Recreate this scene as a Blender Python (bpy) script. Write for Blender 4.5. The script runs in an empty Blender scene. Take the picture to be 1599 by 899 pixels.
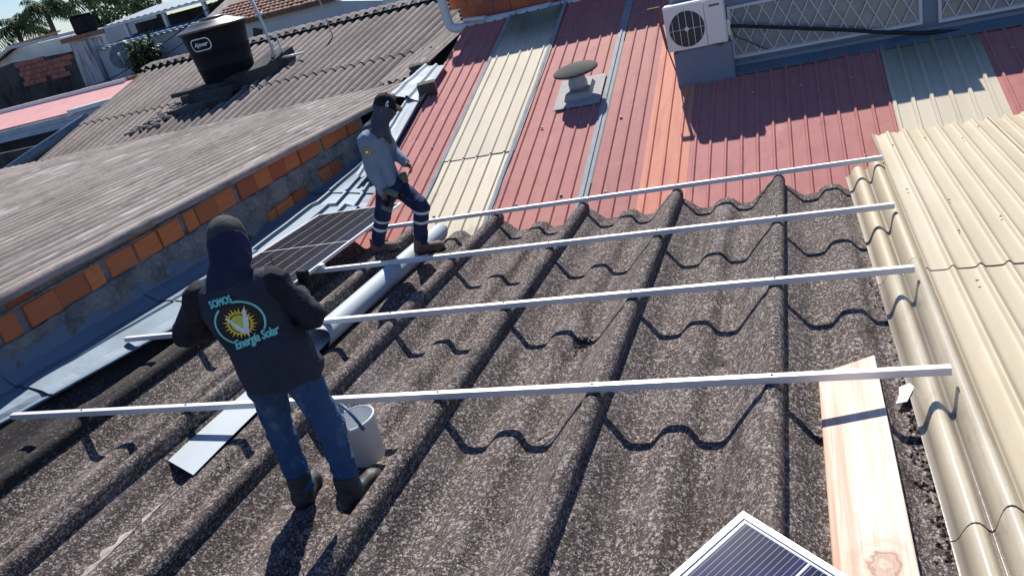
import bpy, bmesh, math, random
import numpy as np
from math import radians, sin, cos, pi
from mathutils import Vector, Matrix, Quaternion, noise as mnoise
from mathutils.bvhtree import BVHTree

scene = bpy.context.scene
COL = scene.collection
rnd = random.Random(7)

# ---------------------------------------------------------------- camera, world, sun
cam = bpy.data.cameras.new("camera")
cam.sensor_width = 36.0
cam.lens = 28.06
cam.clip_start = 0.05
cam.clip_end = 3000
camo = bpy.data.objects.new("camera", cam)
COL.objects.link(camo)
Rwc = Matrix(((0.92925882, 0.28430064, -0.23590505),
              (0.08775194, 0.45042308, 0.88849235),
              (0.35885602, -0.84634047, 0.39361168)))      # world -> camera rotation (28 mm phone, rolled 15 degrees)
camo.matrix_world = Matrix.Translation((0, 0, 2.257)) @ Rwc.transposed().to_4x4()
scene.camera = camo

SUN_EL, SUN_AZ = 45.0, -16.0
world = bpy.data.worlds.new("World")
scene.world = world
world.use_nodes = True
wn = world.node_tree
wn.nodes.clear()
sky = wn.nodes.new("ShaderNodeTexSky")
sky.sky_type = 'NISHITA'
sky.sun_disc = False
sky.sun_elevation = radians(SUN_EL)
sky.sun_rotation = radians(SUN_AZ)
sky.altitude = 20
sky.air_density = 1.15
sky.dust_density = 0.15
sky.ozone_density = 1.0
bg = wn.nodes.new("ShaderNodeBackground")
bg.inputs[1].default_value = 0.064
wo = wn.nodes.new("ShaderNodeOutputWorld")
tint = wn.nodes.new("ShaderNodeMix")
tint.data_type = 'RGBA'
tint.blend_type = 'MULTIPLY'
tint.inputs["Factor"].default_value = 1.0
tint.inputs["B"].default_value = (0.74, 0.91, 1.28, 1)
wn.links.new(sky.outputs[0], tint.inputs["A"])
wn.links.new(tint.outputs["Result"], bg.inputs[0])
wn.links.new(bg.outputs[0], wo.inputs[0])

sl = bpy.data.lights.new("sun", 'SUN')
sl.energy = 5.0
sl.angle = radians(0.53)
sl.color = (1.0, 0.94, 0.86)
so = bpy.data.objects.new("sun", sl)
COL.objects.link(so)
sdir = Vector((sin(radians(SUN_AZ)) * cos(radians(SUN_EL)), cos(radians(SUN_AZ)) * cos(radians(SUN_EL)), sin(radians(SUN_EL))))
so.rotation_euler = sdir.to_track_quat('Z', 'Y').to_euler()
so.location = (-6, 20, 20)

vs = scene.view_settings
vs.view_transform = 'Standard'
vs.look = 'None'
vs.exposure = 0.5
vs.gamma = 1.0
scene.cycles.max_bounces = 6

# ---------------------------------------------------------------- helpers
TILT = -0.058901
CT, ST = cos(TILT), sin(TILT)


def RF(u, v, w=0.0):
    """roof frame (u across the ribs, v along the ribs, w up off the ridges) -> world"""
    return Vector((u, v * CT - w * ST, v * ST + w * CT))


def V(*a):
    return Vector(a)


class MB:
    def __init__(s):
        s.v, s.f, s.m, s.sm = [], [], [], []
        s.grime = None

    def face(s, idx, m=0, sm=False):
        s.f.append(tuple(idx)); s.m.append(m); s.sm.append(sm)

    def quad(s, a, b, c, d, m=0):
        n = len(s.v)
        s.v += [Vector(a), Vector(b), Vector(c), Vector(d)]
        s.face((n, n + 1, n + 2, n + 3), m)

    def poly(s, pts, m=0):
        n = len(s.v)
        s.v += [Vector(p) for p in pts]
        s.face(range(n, n + len(pts)), m)

    def prism(s, pts, d, m=0):
        """polygon pts extruded by vector d"""
        n = len(s.v); k = len(pts); d = Vector(d)
        s.v += [Vector(p) for p in pts] + [Vector(p) + d for p in pts]
        s.face(tuple(range(n + k - 1, n - 1, -1)), m)
        s.face(tuple(range(n + k, n + 2 * k)), m)
        for i in range(k):
            j = (i + 1) % k
            s.face((n + i, n + j, n + k + j, n + k + i), m)

    def box(s, c, size, m=0, rot=None, bev=0.0):
        c = Vector(c); hx, hy, hz = [x / 2 for x in size]
        if bev <= 0:
            P = [V(sx * hx, sy * hy, sz * hz) for sz in (-1, 1) for sx, sy in ((-1, -1), (1, -1), (1, 1), (-1, 1))]
            F = [(3, 2, 1, 0), (4, 5, 6, 7), (0, 1, 5, 4), (1, 2, 6, 5), (2, 3, 7, 6), (3, 0, 4, 7)]
        else:
            b = min(bev, hx * .9, hy * .9, hz * .9)
            P = []; ring = []
            for z, i in ((-hz, b), (-hz + b, 0), (hz - b, 0), (hz, b)):
                x, y = hx - i, hy - i; q = b if i == 0 else b * .6
                r = [(-x + q, -y), (x - q, -y), (x, -y + q), (x, y - q), (x - q, y), (-x + q, y), (-x, y - q), (-x, -y + q)]
                ring.append(len(P)); P += [V(a, bb, z) for a, bb in r]
            F = [tuple(range(7, -1, -1)), tuple(range(ring[3], ring[3] + 8))]
            for k in range(3):
                for i in range(8):
                    j = (i + 1) % 8
                    F.append((ring[k] + i, ring[k] + j, ring[k + 1] + j, ring[k + 1] + i))
        n = len(s.v)
        for p in P:
            s.v.append((rot @ p if rot is not None else p) + c)
        for f in F:
            s.face([n + i for i in f], m)

    def beam(s, a, b, w, h, m=0, up=(0, 0, 1), bev=0.0):
        a, b = Vector(a), Vector(b)
        d = b - a; L = d.length; d.normalize()
        x = d.cross(Vector(up)).normalized(); z = x.cross(d)
        R = Matrix((x, d, z)).transposed()
        s.box((a + b) / 2, (w, L, h), m, R, bev)

    def tube(s, pts, r, n=10, m=0, caps=True, rs=None):
        pts = [Vector(p) for p in pts]
        k = len(pts)
        base = len(s.v)
        prev = None
        for i, p in enumerate(pts):
            t = (pts[min(i + 1, k - 1)] - pts[max(i - 1, 0)]).normalized()
            if prev is None:
                x = t.orthogonal().normalized()
            else:
                x = (prev - t * prev.dot(t)).normalized()
            prev = x
            y = t.cross(x)
            rr = rs[i] if rs else r
            for j in range(n):
                a = 2 * pi * j / n
                s.v.append(p + (x * cos(a) + y * sin(a)) * rr)
        for i in range(k - 1):
            for j in range(n):
                q = (j + 1) % n
                s.face((base + i * n + j, base + i * n + q, base + (i + 1) * n + q, base + (i + 1) * n + j), m, True)
        if caps:
            s.face(tuple(base + j for j in range(n - 1, -1, -1)), m)
            s.face(tuple(base + (k - 1) * n + j for j in range(n)), m)

    def lathe(s, c, prof, n=32, m=0, axis=(0, 0, 1), sm=True, sx=1.0):
        """prof: list of (radius, height)"""
        c = Vector(c); ax = Vector(axis).normalized()
        q = Vector((0, 0, 1)).rotation_difference(ax)
        base = len(s.v)
        for r, h in prof:
            for j in range(n):
                a = 2 * pi * j / n
                s.v.append(c + q @ V(r * cos(a) * sx, r * sin(a), h))
        for i in range(len(prof) - 1):
            for j in range(n):
                t = (j + 1) % n
                s.face((base + i * n + j, base + i * n + t, base + (i + 1) * n + t, base + (i + 1) * n + j), m, sm)
        if prof[0][0] > 1e-5:
            s.face(tuple(base + j for j in range(n - 1, -1, -1)), m)
        if prof[-1][0] > 1e-5:
            s.face(tuple(base + (len(prof) - 1) * n + j for j in range(n)), m)

    def grid(s, P, m=0, sm=True):
        """P[i][j] grid of points"""
        n = len(s.v); a = len(P); b = len(P[0])
        for r in P:
            s.v += [Vector(p) for p in r]
        for i in range(a - 1):
            for j in range(b - 1):
                s.face((n + i * b + j, n + i * b + j + 1, n + (i + 1) * b + j + 1, n + (i + 1) * b + j), m, sm)

    def slab(s, P, off, m=0, sm=True):
        """closed sheet: grid P with a copy of it offset by vector off (thickness)"""
        off = Vector(off); a = len(P); b = len(P[0]); n = len(s.v)
        for r in P:
            s.v += [Vector(p) for p in r]
        for r in P:
            s.v += [Vector(p) + off for p in r]
        k = a * b
        for i in range(a - 1):
            for j in range(b - 1):
                q = (n + i * b + j, n + i * b + j + 1, n + (i + 1) * b + j + 1, n + (i + 1) * b + j)
                s.face(q, m, sm)
                s.face(tuple(x + k for x in reversed(q)), m, sm)
        def wall(seq):
            q0 = len(s.v)
            for t in seq:
                s.v += [Vector(s.v[n + t]), Vector(s.v[n + t + k])]
            for t in range(len(seq) - 1):
                s.face((q0 + 2 * t, q0 + 2 * t + 2, q0 + 2 * t + 3, q0 + 2 * t + 1), m, False)
        wall([i * b for i in range(a)]); wall([i * b + b - 1 for i in range(a)])
        wall(list(range(b))); wall([(a - 1) * b + j for j in range(b)])

    def mesh(s, name, mats, org=(0, 0, 0)):
        org = Vector(org)
        me = bpy.data.meshes.new(name)
        me.from_pydata([tuple(v - org) for v in s.v], [], s.f)
        for mt in (mats if isinstance(mats, (list, tuple)) else [mats]):
            me.materials.append(mt)
        me.polygons.foreach_set("material_index", s.m)
        me.polygons.foreach_set("use_smooth", s.sm)
        me.update()
        bm = bmesh.new(); bm.from_mesh(me)
        bmesh.ops.recalc_face_normals(bm, faces=bm.faces)
        bm.to_mesh(me); bm.free()
        if s.grime is not None:
            at = me.attributes.new('grime', 'FLOAT', 'POINT')
            g_ = [0.0] * len(s.v)
            for i, x in s.grime.items(): g_[i] = x
            at.data.foreach_set('value', g_)
        return me

    def build(s, name, mats, parent=None, org=None):
        if org is None:
            org = worldloc(parent) if parent is not None else (0, 0, 0)
        me = s.mesh(name, mats, org)
        return link(name, me, parent)


LOC = {}


def worldloc(o):
    """world location of an unrotated thing / part"""
    p = Vector(o.location)
    while o.parent is not None:
        o = o.parent
        p = p + Vector(o.location)
    return p


def link(name, me, parent=None):
    o = bpy.data.objects.new(name, me)
    COL.objects.link(o)
    if parent is not None:
        o.parent = parent
    return o


def thing(name, label, cat, loc=(0, 0, 0), group=None):
    o = bpy.data.objects.new(name, None)
    o.empty_display_size = 0.1
    COL.objects.link(o)
    o.location = loc
    o['label'] = label
    o['category'] = cat
    if group:
        o['group'] = group
    return o


def tag(o, label, cat, group=None):
    o['label'] = label; o['category'] = cat
    if group:
        o['group'] = group
    return o


def structure(name, mb, mats):
    o = mb.build(name, mats)
    o['kind'] = 'structure'
    return o


# ---------------------------------------------------------------- materials
def srgb(r, g, b):
    def f(c):
        c /= 255.0
        return c / 12.92 if c <= 0.04045 else ((c + 0.055) / 1.055) ** 2.4
    return (f(r), f(g), f(b), 1.0)


def pmat(name, base, rough=0.8, layers=(), bump=(), metal=0.0, spec=0.5, rand=0.0, coords='world', trans=0.0, coat=0.0, huevar=None, grime=None):
    """layers: (scale, colour, lo, hi, stretch xyz, detail, strength) noise masks over the base; bump: (scale, strength, distance, detail, stretch)"""
    m = bpy.data.materials.new(name)
    m.use_nodes = True
    nt = m.node_tree; N = nt.nodes; Lk = nt.links
    bsdf = N["Principled BSDF"]
    bsdf.inputs["Roughness"].default_value = rough
    bsdf.inputs["Metallic"].default_value = metal
    bsdf.inputs["Specular IOR Level"].default_value = spec
    if trans: bsdf.inputs["Transmission Weight"].default_value = trans
    if coat: bsdf.inputs["Coat Weight"].default_value = coat
    if coords == 'world':
        g = N.new("ShaderNodeNewGeometry"); co = g.outputs["Position"]
    else:
        g = N.new("ShaderNodeTexCoord"); co = g.outputs["Object"]
    rgb = N.new("ShaderNodeRGB"); rgb.outputs[0].default_value = base if len(base) == 4 else (*base, 1)
    cur = rgb.outputs[0]
    if rand:
        oi = N.new("ShaderNodeObjectInfo")
        mr = N.new("ShaderNodeMapRange")
        mr.inputs["To Min"].default_value = 1 - rand; mr.inputs["To Max"].default_value = 1 + rand
        Lk.new(oi.outputs["Random"], mr.inputs["Value"])
        mx = N.new("ShaderNodeVectorMath"); mx.operation = 'SCALE'
        Lk.new(cur, mx.inputs[0]); Lk.new(mr.outputs[0], mx.inputs["Scale"])
        cur = mx.outputs[0]
        if huevar:
            m2 = N.new("ShaderNodeMix"); m2.data_type = 'RGBA'
            m2.inputs["B"].default_value = (*huevar[:3], 1)
            ml = N.new("ShaderNodeMath"); ml.operation = 'MULTIPLY'; ml.inputs[1].default_value = 7.13
            fr = N.new("ShaderNodeMath"); fr.operation = 'FRACT'
            Lk.new(oi.outputs["Random"], ml.inputs[0]); Lk.new(ml.outputs[0], fr.inputs[0])
            Lk.new(fr.outputs[0], m2.inputs["Factor"]); Lk.new(cur, m2.inputs["A"])
            cur = m2.outputs["Result"]

    def coord(st):
        if st == (1, 1, 1): return co
        mp = N.new("ShaderNodeMapping"); mp.inputs["Scale"].default_value = st
        Lk.new(co, mp.inputs["Vector"])
        return mp.outputs[0]

    for L in layers:
        sc, c, lo, hi = L[:4]
        st = L[4] if len(L) > 4 else (1, 1, 1)
        det = L[5] if len(L) > 5 else 4
        stg = L[6] if len(L) > 6 else 1.0
        nz = N.new("ShaderNodeTexNoise"); nz.inputs["Scale"].default_value = sc; nz.inputs["Detail"].default_value = det
        nz.inputs["Roughness"].default_value = 0.62
        Lk.new(coord(st), nz.inputs["Vector"])
        mr = N.new("ShaderNodeMapRange"); mr.inputs["From Min"].default_value = lo; mr.inputs["From Max"].default_value = hi
        mr.inputs["To Max"].default_value = stg
        Lk.new(nz.outputs[0], mr.inputs["Value"])
        mx = N.new("ShaderNodeMix"); mx.data_type = 'RGBA'
        mx.inputs["B"].default_value = (*c[:3], 1)
        Lk.new(mr.outputs[0], mx.inputs["Factor"]); Lk.new(cur, mx.inputs["A"])
        cur = mx.outputs["Result"]
    if grime:
        at = N.new("ShaderNodeAttribute"); at.attribute_name = 'grime'  # vertex mask: dirt, and on corrugated sheets also painted trough shade
        nz = N.new("ShaderNodeTexNoise"); nz.inputs["Scale"].default_value = 2.2; nz.inputs["Detail"].default_value = 5
        Lk.new(coord((1, .4, 1)), nz.inputs["Vector"])
        mr = N.new("ShaderNodeMapRange"); mr.inputs["From Min"].default_value = .2; mr.inputs["From Max"].default_value = .7; mr.inputs["To Min"].default_value = .6; mr.inputs["To Max"].default_value = 1.0
        Lk.new(nz.outputs[0], mr.inputs["Value"])
        ml = N.new("ShaderNodeMath"); ml.operation = 'MULTIPLY'; Lk.new(at.outputs["Fac"], ml.inputs[0]); Lk.new(mr.outputs[0], ml.inputs[1])
        mx = N.new("ShaderNodeMix"); mx.data_type = 'RGBA'; mx.inputs["B"].default_value = (*grime[:3], 1)
        Lk.new(ml.outputs[0], mx.inputs["Factor"]); Lk.new(cur, mx.inputs["A"])
        cur = mx.outputs["Result"]
    Lk.new(cur, bsdf.inputs["Base Color"])
    last = None
    for B in bump:
        sc, stg, dist = B[:3]
        det = B[3] if len(B) > 3 else 4
        st = B[4] if len(B) > 4 else (1, 1, 1)
        nz = N.new("ShaderNodeTexNoise"); nz.inputs["Scale"].default_value = sc; nz.inputs["Detail"].default_value = det
        Lk.new(coord(st), nz.inputs["Vector"])
        bp = N.new("ShaderNodeBump"); bp.inputs["Strength"].default_value = stg; bp.inputs["Distance"].default_value = dist
        Lk.new(nz.outputs[0], bp.inputs["Height"])
        if last is not None: Lk.new(last, bp.inputs["Normal"])
        last = bp.outputs[0]
    if last is not None: Lk.new(last, bsdf.inputs["Normal"])
    m["cur"] = 0
    return m


M = {}
# old fibre cement, near roof: dark brown-grey skin with pale lichen specks and bare streaks
M['fibre'] = pmat('fibre_cement_dark', (0.070, 0.053, 0.050), 0.92,
                  layers=[(1.3, (0.036, 0.029, 0.025), .44, .66, (1, .35, 1), 5, .85),
                          (5.5, (0.135, 0.108, 0.088), .50, .72, (1, .45, 1), 6, .7),
                          (3.2, (0.20, 0.175, 0.165), .56, .72, (1.2, .6, 1), 7, .55),
                          (40, (0.36, 0.315, 0.30), .525, .60, (1, .75, 1), 9, .66),
                          (95, (0.56, 0.51, 0.48), .565, .63, (1, .8, 1), 5, .72),
                          (7, (0.030, 0.024, 0.020), .60, .70, (1, .5, 1), 7, .75),
                          (9, (0.026, 0.021, 0.018), .53, .70, (1, .055, 1), 6, .65),
                          (13, (0.26, 0.225, 0.20), .60, .74, (1, .05, 1), 6, .45),
                          (60, (0.018, 0.014, 0.012), .58, .68, (1, .7, 1), 3, .75)],
                  bump=[(60, .8, .014, 7), (9, .35, .02, 4)], spec=.2, rand=.10)
M['fibre_darker'] = pmat('fibre_cement_darker', (0.085, 0.070, 0.064), 0.92,
                        layers=[(1.3, (0.028, 0.026, 0.028), .34, .52, (1, .35, 1), 6, .95),
                                (34, (0.24, 0.22, 0.21), .57, .66, (1, .75, 1), 6, .6),
                                (60, (0.012, 0.011, 0.012), .50, .62, (1, .7, 1), 3, .8)],
                        bump=[(55, .55, .012, 6), (9, .35, .02, 4)], spec=.2)  # darker, blotchier skin for the leftmost sheet
M['fibre_pale'] = pmat('fibre_cement_grey', (0.325, 0.283, 0.258), 0.9,
                       layers=[(.9, (0.15, 0.133, 0.124), .42, .68, (1, .3, 1), 6, .9),
                               (2.2, (0.11, 0.095, 0.088), .54, .72, (1, .12, 1), 6, .7),
                               (14, (0.12, 0.105, 0.10), .5, .68, (1, .18, 1), 5, .75),
                               (30, (0.46, 0.43, 0.41), .58, .72, (1, .3, 1), 4, .7),
                               (1.0, (0.52, 0.49, 0.48), .61, .67, (5.65, .75, 1), 2, .75)],
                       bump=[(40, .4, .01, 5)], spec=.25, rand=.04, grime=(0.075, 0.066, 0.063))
M['fibre_tank'] = pmat('fibre_cement_brown', (0.29, 0.25, 0.235), 0.92,
                       layers=[(.8, (0.12, 0.105, 0.10), .42, .7, (1, .3, 1), 5, .8),
                               (18, (0.10, 0.085, 0.08), .5, .7, (1, .3, 1), 5, .7),
                               (40, (0.36, 0.33, 0.31), .58, .72, (1, .5, 1), 4, .6)],
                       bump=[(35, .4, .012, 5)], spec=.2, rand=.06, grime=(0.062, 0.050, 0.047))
M['red'] = pmat('red_painted_sheet', (0.41, 0.165, 0.158), 0.72,
                layers=[(1.1, (0.46, 0.20, 0.165), .45, .7, (1.6, .25, 1), 4, .8),
                        (9, (0.32, 0.115, 0.12), .5, .75, (1, .15, 1), 5, .6),
                        (55, (0.62, 0.34, 0.32), .66, .74, (1, .3, 1), 3, .7),
                        (5, (0.24, 0.105, 0.115), .60, .74, (3, .10, 1), 6, .6),
                        (3.5, (0.58, 0.36, 0.33), .62, .74, (1.3, .6, 1), 7, .5)],
                bump=[(30, .12, .004, 3), (2.5, .35, .03, 3)], spec=.15, rand=.11)
M['red_orange'] = pmat('faded_orange_sheet', (0.60, 0.245, 0.165), 0.72,
                       layers=[(3.1, (0.50, 0.17, 0.15), .45, .7, (2.2, .12, 1), 4, .8),
                               (9, (0.68, 0.33, 0.22), .5, .75, (1.5, .1, 1), 5, .6)],
                       bump=[(30, .12, .004, 3)], spec=.15)
M['cream'] = pmat('cream_sheet', (0.62, 0.555, 0.43), 0.7,
                  layers=[(2.2, (0.53, 0.47, 0.36), .45, .7, (1, .2, 1), 5, .8),
                          (22, (0.40, 0.33, 0.24), .66, .8, (1, .3, 1), 4, .5)],
                  bump=[(30, .1, .004, 3)], spec=.15, rand=.03, grime=(0.10, 0.125, 0.085))
M['cream_dirty'] = pmat('cream_sheet_mildewed', (0.56, 0.49, 0.36), 0.6,
                        layers=[(1.6, (0.17, 0.15, 0.12), .57, .74, (1.3, .5, 1), 7, .85),
                                (7, (0.36, 0.31, 0.24), .52, .75, (2.5, .2, 1), 5, .6)],
                        bump=[(30, .1, .004, 3)], spec=.3)
M['plastic'] = pmat('cream_plastic_sheet', (0.43, 0.365, 0.25), 0.55,
                    layers=[(1.2, (0.49, 0.435, 0.325), .42, .7, (1.5, .3, 1), 4, .9),
                            (11, (0.50, 0.43, 0.31), .55, .8, (1, .15, 1), 5, .6),
                            (60, (0.30, 0.26, 0.20), .70, .76, (1, .6, 1), 3, .7)],
                    bump=[(18, .1, .006, 4)], spec=.4, rand=.04, grime=(0.16, 0.135, 0.10))
M['plastic_grey'] = pmat('weathered_clear_sheet', (0.45, 0.40, 0.30), 0.22,
                         layers=[(2.5, (0.56, 0.50, 0.38), .42, .65, (2, .3, 1), 4, .9),
                                 (16, (0.30, 0.27, 0.21), .56, .75, (2, .2, 1), 6, .75),
                                 (50, (0.68, 0.66, 0.60), .64, .72, (1, .4, 1), 4, .6)],
                         bump=[(22, .2, .006, 5)], spec=.65, rand=.03, grime=(0.13, 0.11, 0.085))
M['alu'] = pmat('aluminium', (0.74, 0.75, 0.77), 0.42, layers=[(30, (0.62, 0.63, 0.66), .5, .8, (.1, 1, 1), 4, .6)], metal=.35, spec=.5)
M['galv'] = pmat('galvanised_sheet', (0.40, 0.44, 0.48), 0.48,
                 layers=[(3, (0.27, 0.31, 0.35), .45, .7, (1, .4, 1), 5, .8), (22, (0.52, 0.55, 0.57), .55, .75, (1, 1, 1), 4, .5),
                         (12, (0.16, 0.15, 0.15), .66, .8, (1, .6, 1), 5, .5)],
                 metal=.3, bump=[(14, .2, .008, 4)])
M['flash'] = pmat('dull_blue_grey_flashing', (0.14, 0.195, 0.255), 0.6,
                  layers=[(3, (0.095, 0.135, 0.18), .45, .7, (1, .4, 1), 5, .8), (12, (0.03, 0.035, 0.04), .64, .8, (1, .6, 1), 6, .7), (25, (0.22, 0.27, 0.32), .6, .75, (1, 1, 1), 4, .4)],
                  metal=.2, spec=.3, bump=[(14, .2, .008, 4)])
M['seam_grey'] = pmat('grey_seam_tape', (0.29, 0.33, 0.35), .75, layers=[(9, (0.17, 0.20, 0.21), .48, .7, (1, .5, 1), 6, .8), (30, (0.42, 0.45, 0.46), .6, .75, (1, 1, 1), 4, .6)], spec=.2, bump=[(20, .4, .01, 5)])
M['strip'] = pmat('pale_grey_strip', (0.40, 0.455, 0.49), 0.6, layers=[(5, (0.38, 0.42, 0.45), .48, .7, (1, .3, 1), 5, .8), (40, (0.30, 0.31, 0.32), .66, .74, (1, 1, 1), 3, .6)], spec=.3, bump=[(9, .12, .01, 3)])
M['galv_new'] = pmat('bright_galvanised_sheet', (0.60, 0.63, 0.65), 0.5,
                     layers=[(8, (0.48, 0.52, 0.54), .48, .7, (1, .3, 1), 5, .8)], metal=.1, spec=.35, bump=[(9, .12, .01, 3)])
M['brick'] = pmat('clay_block', (0.60, 0.205, 0.075), 0.85,
                  layers=[(18, (0.46, 0.14, 0.06), .45, .75, (1, .2, 1), 4, .7), (50, (0.64, 0.32, 0.17), .62, .78, (1, 1, 1), 4, .5)],
                  bump=[(30, .3, .006, 5)], spec=.2, rand=.22, huevar=(0.36, 0.10, 0.06))
M['mortar'] = pmat('rough_mortar', (0.25, 0.245, 0.235), 0.95,
                   layers=[(3, (0.10, 0.10, 0.10), .42, .66, (1, 1, 1), 6, .85), (18, (0.38, 0.37, 0.35), .52, .72, (1, 1, 1), 6, .8)],
                   bump=[(16, .9, .05, 8), (60, .5, .01, 5)], spec=.15)
M['concrete'] = pmat('stained_concrete', (0.22, 0.215, 0.205), 0.95,
                     layers=[(1.5, (0.06, 0.06, 0.058), .42, .68, (1, 1, .4), 7, .9), (14, (0.32, 0.31, 0.29), .54, .75, (1, 1, 1), 6, .6)],
                     bump=[(25, .5, .02, 6)], spec=.2)
M['concrete_pale'] = pmat('pale_cement_coat', (0.36, 0.36, 0.36), .8, layers=[(8, (0.28, 0.28, 0.29), .45, .7, (1, 1, 1), 5, .8)], bump=[(20, .3, .01, 4)])
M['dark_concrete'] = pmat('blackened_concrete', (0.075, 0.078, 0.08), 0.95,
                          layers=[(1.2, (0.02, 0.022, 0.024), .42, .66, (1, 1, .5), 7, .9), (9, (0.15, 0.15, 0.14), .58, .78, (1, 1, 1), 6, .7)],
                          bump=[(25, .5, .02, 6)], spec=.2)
M['white_wall'] = pmat('whitewashed_wall', (0.62, 0.66, 0.68), 0.9,
                       layers=[(1.2, (0.48, 0.52, 0.54), .45, .7, (1, 1, .4), 6, .7), (6, (0.24, 0.26, 0.27), .66, .8, (2, 2, .4), 6, .7)],
                       bump=[(20, .15, .01, 4)], spec=.2)
M['grey_wall'] = pmat('grey_blue_render', (0.19, 0.235, 0.30), 0.85,
                      layers=[(1.5, (0.14, 0.18, 0.24), .45, .7, (1, 1, .5), 6, .7), (9, (0.14, 0.15, 0.17), .62, .8, (1, 1, .4), 6, .6)],
                      bump=[(25, .2, .01, 5)], spec=.25)
M['pale_wall'] = pmat('pale_blue_grey_wall', (0.42, 0.47, 0.52), 0.9, layers=[(1.2, (0.34, 0.39, 0.44), .45, .7, (1, 1, .4), 6, .7)], spec=.2)
M['stained_white'] = pmat('stained_white_column', (0.40, 0.44, 0.48), 0.9, layers=[(2.2, (0.10, 0.11, 0.125), .47, .62, (2.4, 2.4, .3), 7, .9)], spec=.2)
M['dish_blue'] = pmat('weathered_grey_dish', (0.13, 0.17, 0.20), .6, layers=[(4, (0.05, 0.07, 0.12), .48, .66, (1, 1, 1), 4, .9), (2, (0.30, 0.30, 0.28), .58, .75, (1, 1, 1), 4, .7)], spec=.3)
M['pvc'] = pmat('grey_white_pvc', (0.58, 0.62, 0.64), 0.35, layers=[(5, (0.46, 0.50, 0.52), .5, .75, (1, 1, 1), 5, .6)])
M['white_paint'] = pmat('white_enamel', (0.78, 0.78, 0.77), 0.35, layers=[(6, (0.64, 0.63, 0.60), .5, .8, (1, 1, .5), 5, .5)])
M['bucket'] = pmat('bucket_plastic', (0.66, 0.68, 0.69), 0.38, layers=[(9, (0.52, 0.52, 0.50), .54, .75, (1, 1, .5), 5, .6)], spec=.4)
M['blue_rope'] = pmat('blue_handle', (0.03, 0.11, 0.22), 0.45)
M['black_plastic'] = pmat('black_plastic', (0.012, 0.014, 0.018), 0.55, layers=[(4, (0.018, 0.019, 0.024), .5, .75, (1, 1, 1), 4, .6)], spec=.1)
M['dark_gap'] = pmat('black_hollow', (0.006, 0.006, 0.007), 0.9)
M['grille'] = pmat('dark_grey_grille', (0.15, 0.15, 0.155), 0.6)
M['glass_dull'] = pmat('dusty_glass', (0.20, 0.235, 0.27), 0.22, layers=[(5, (0.28, 0.31, 0.34), .45, .7, (1, 1, 1), 5, .8), (2, (0.14, 0.17, 0.20), .5, .7, (1, 1, 1), 4, .7)], spec=.6)
M['lattice'] = pmat('grey_painted_bars', (0.50, 0.54, 0.60), 0.5, metal=.1)
M['rust'] = pmat('rusty_steel', (0.16, 0.07, 0.05), 0.85, layers=[(14, (0.27, 0.12, 0.07), .48, .7, (1, 1, 1), 5, .8)], bump=[(40, .4, .006, 4)])
M['cable'] = pmat('black_cable', (0.008, 0.008, 0.01), 0.6)
M['wood'] = None
M['rubber'] = pmat('black_rubber', (0.014, 0.014, 0.015), 0.85)
M['steel'] = pmat('dark_steel', (0.10, 0.10, 0.11), 0.4, metal=.7)
M['lens_white'] = pmat('backsheet_white', (0.66, 0.68, 0.70), 0.3)
M['terracotta'] = pmat('terracotta_tile', (0.26, 0.135, 0.095), 0.9, layers=[(4, (0.14, 0.08, 0.06), .42, .7, (1, 1, 1), 6, .85), (25, (0.36, 0.22, 0.17), .55, .75, (1, 1, 1), 5, .6)], bump=[(30, .4, .02, 5)], rand=.15)
M['pink_roof'] = pmat('pink_roof_paint', (0.60, 0.32, 0.30), 0.6, layers=[(2, (0.54, 0.23, 0.22), .45, .7, (1, 1, 1), 5, .7)], spec=.25)
M['trunk'] = pmat('palm_trunk', (0.16, 0.13, 0.10), 0.95, layers=[(20, (0.08, 0.065, 0.05), .45, .7, (1, 1, 4), 5, .8)])
M['leaf'] = pmat('leaf_green', (0.055, 0.095, 0.028), 0.55, layers=[(1.6, (0.085, 0.13, 0.045), .45, .65, (1, 1, 1), 3, .9)], spec=.35, rand=.15)
M['palm_leaf'] = pmat('palm_leaf_green', (0.050, 0.085, 0.034), 0.75, layers=[(2.0, (0.080, 0.115, 0.048), .45, .65, (1, 1, 1), 3, .9)], spec=.12, rand=.15)
M['leaf_yellow'] = pmat('yellow_leaf', (0.30, 0.20, 0.03), 0.55)
M['dirt'] = pmat('earth_and_paving', (0.13, 0.12, 0.105), 0.95, layers=[(.3, (0.08, 0.085, 0.06), .42, .65, (1, 1, 1), 6, .8), (6, (0.19, 0.175, 0.15), .52, .75, (1, 1, 1), 5, .6)], bump=[(8, .4, .05, 6)])
M['skin'] = pmat('brown_skin', (0.20, 0.105, 0.068), 0.55, spec=.35, bump=[(60, .15, .003, 3)])
M['twig'] = pmat('dry_twig', (0.33, 0.27, 0.20), 0.9)
M['white_bit'] = pmat('white_offcut', (0.80, 0.81, 0.82), 0.5)


def add_fabric(name, base, dark, rough=.85, wscale=9, wstr=.55, weave=220):
    return pmat(name, base, rough, layers=[(7, dark, .45, .7, (1, 1, 1), 5, .7)],
                bump=[(wscale, wstr, .03, 3), (weave, .25, .0015, 2)], spec=.2)


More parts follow.
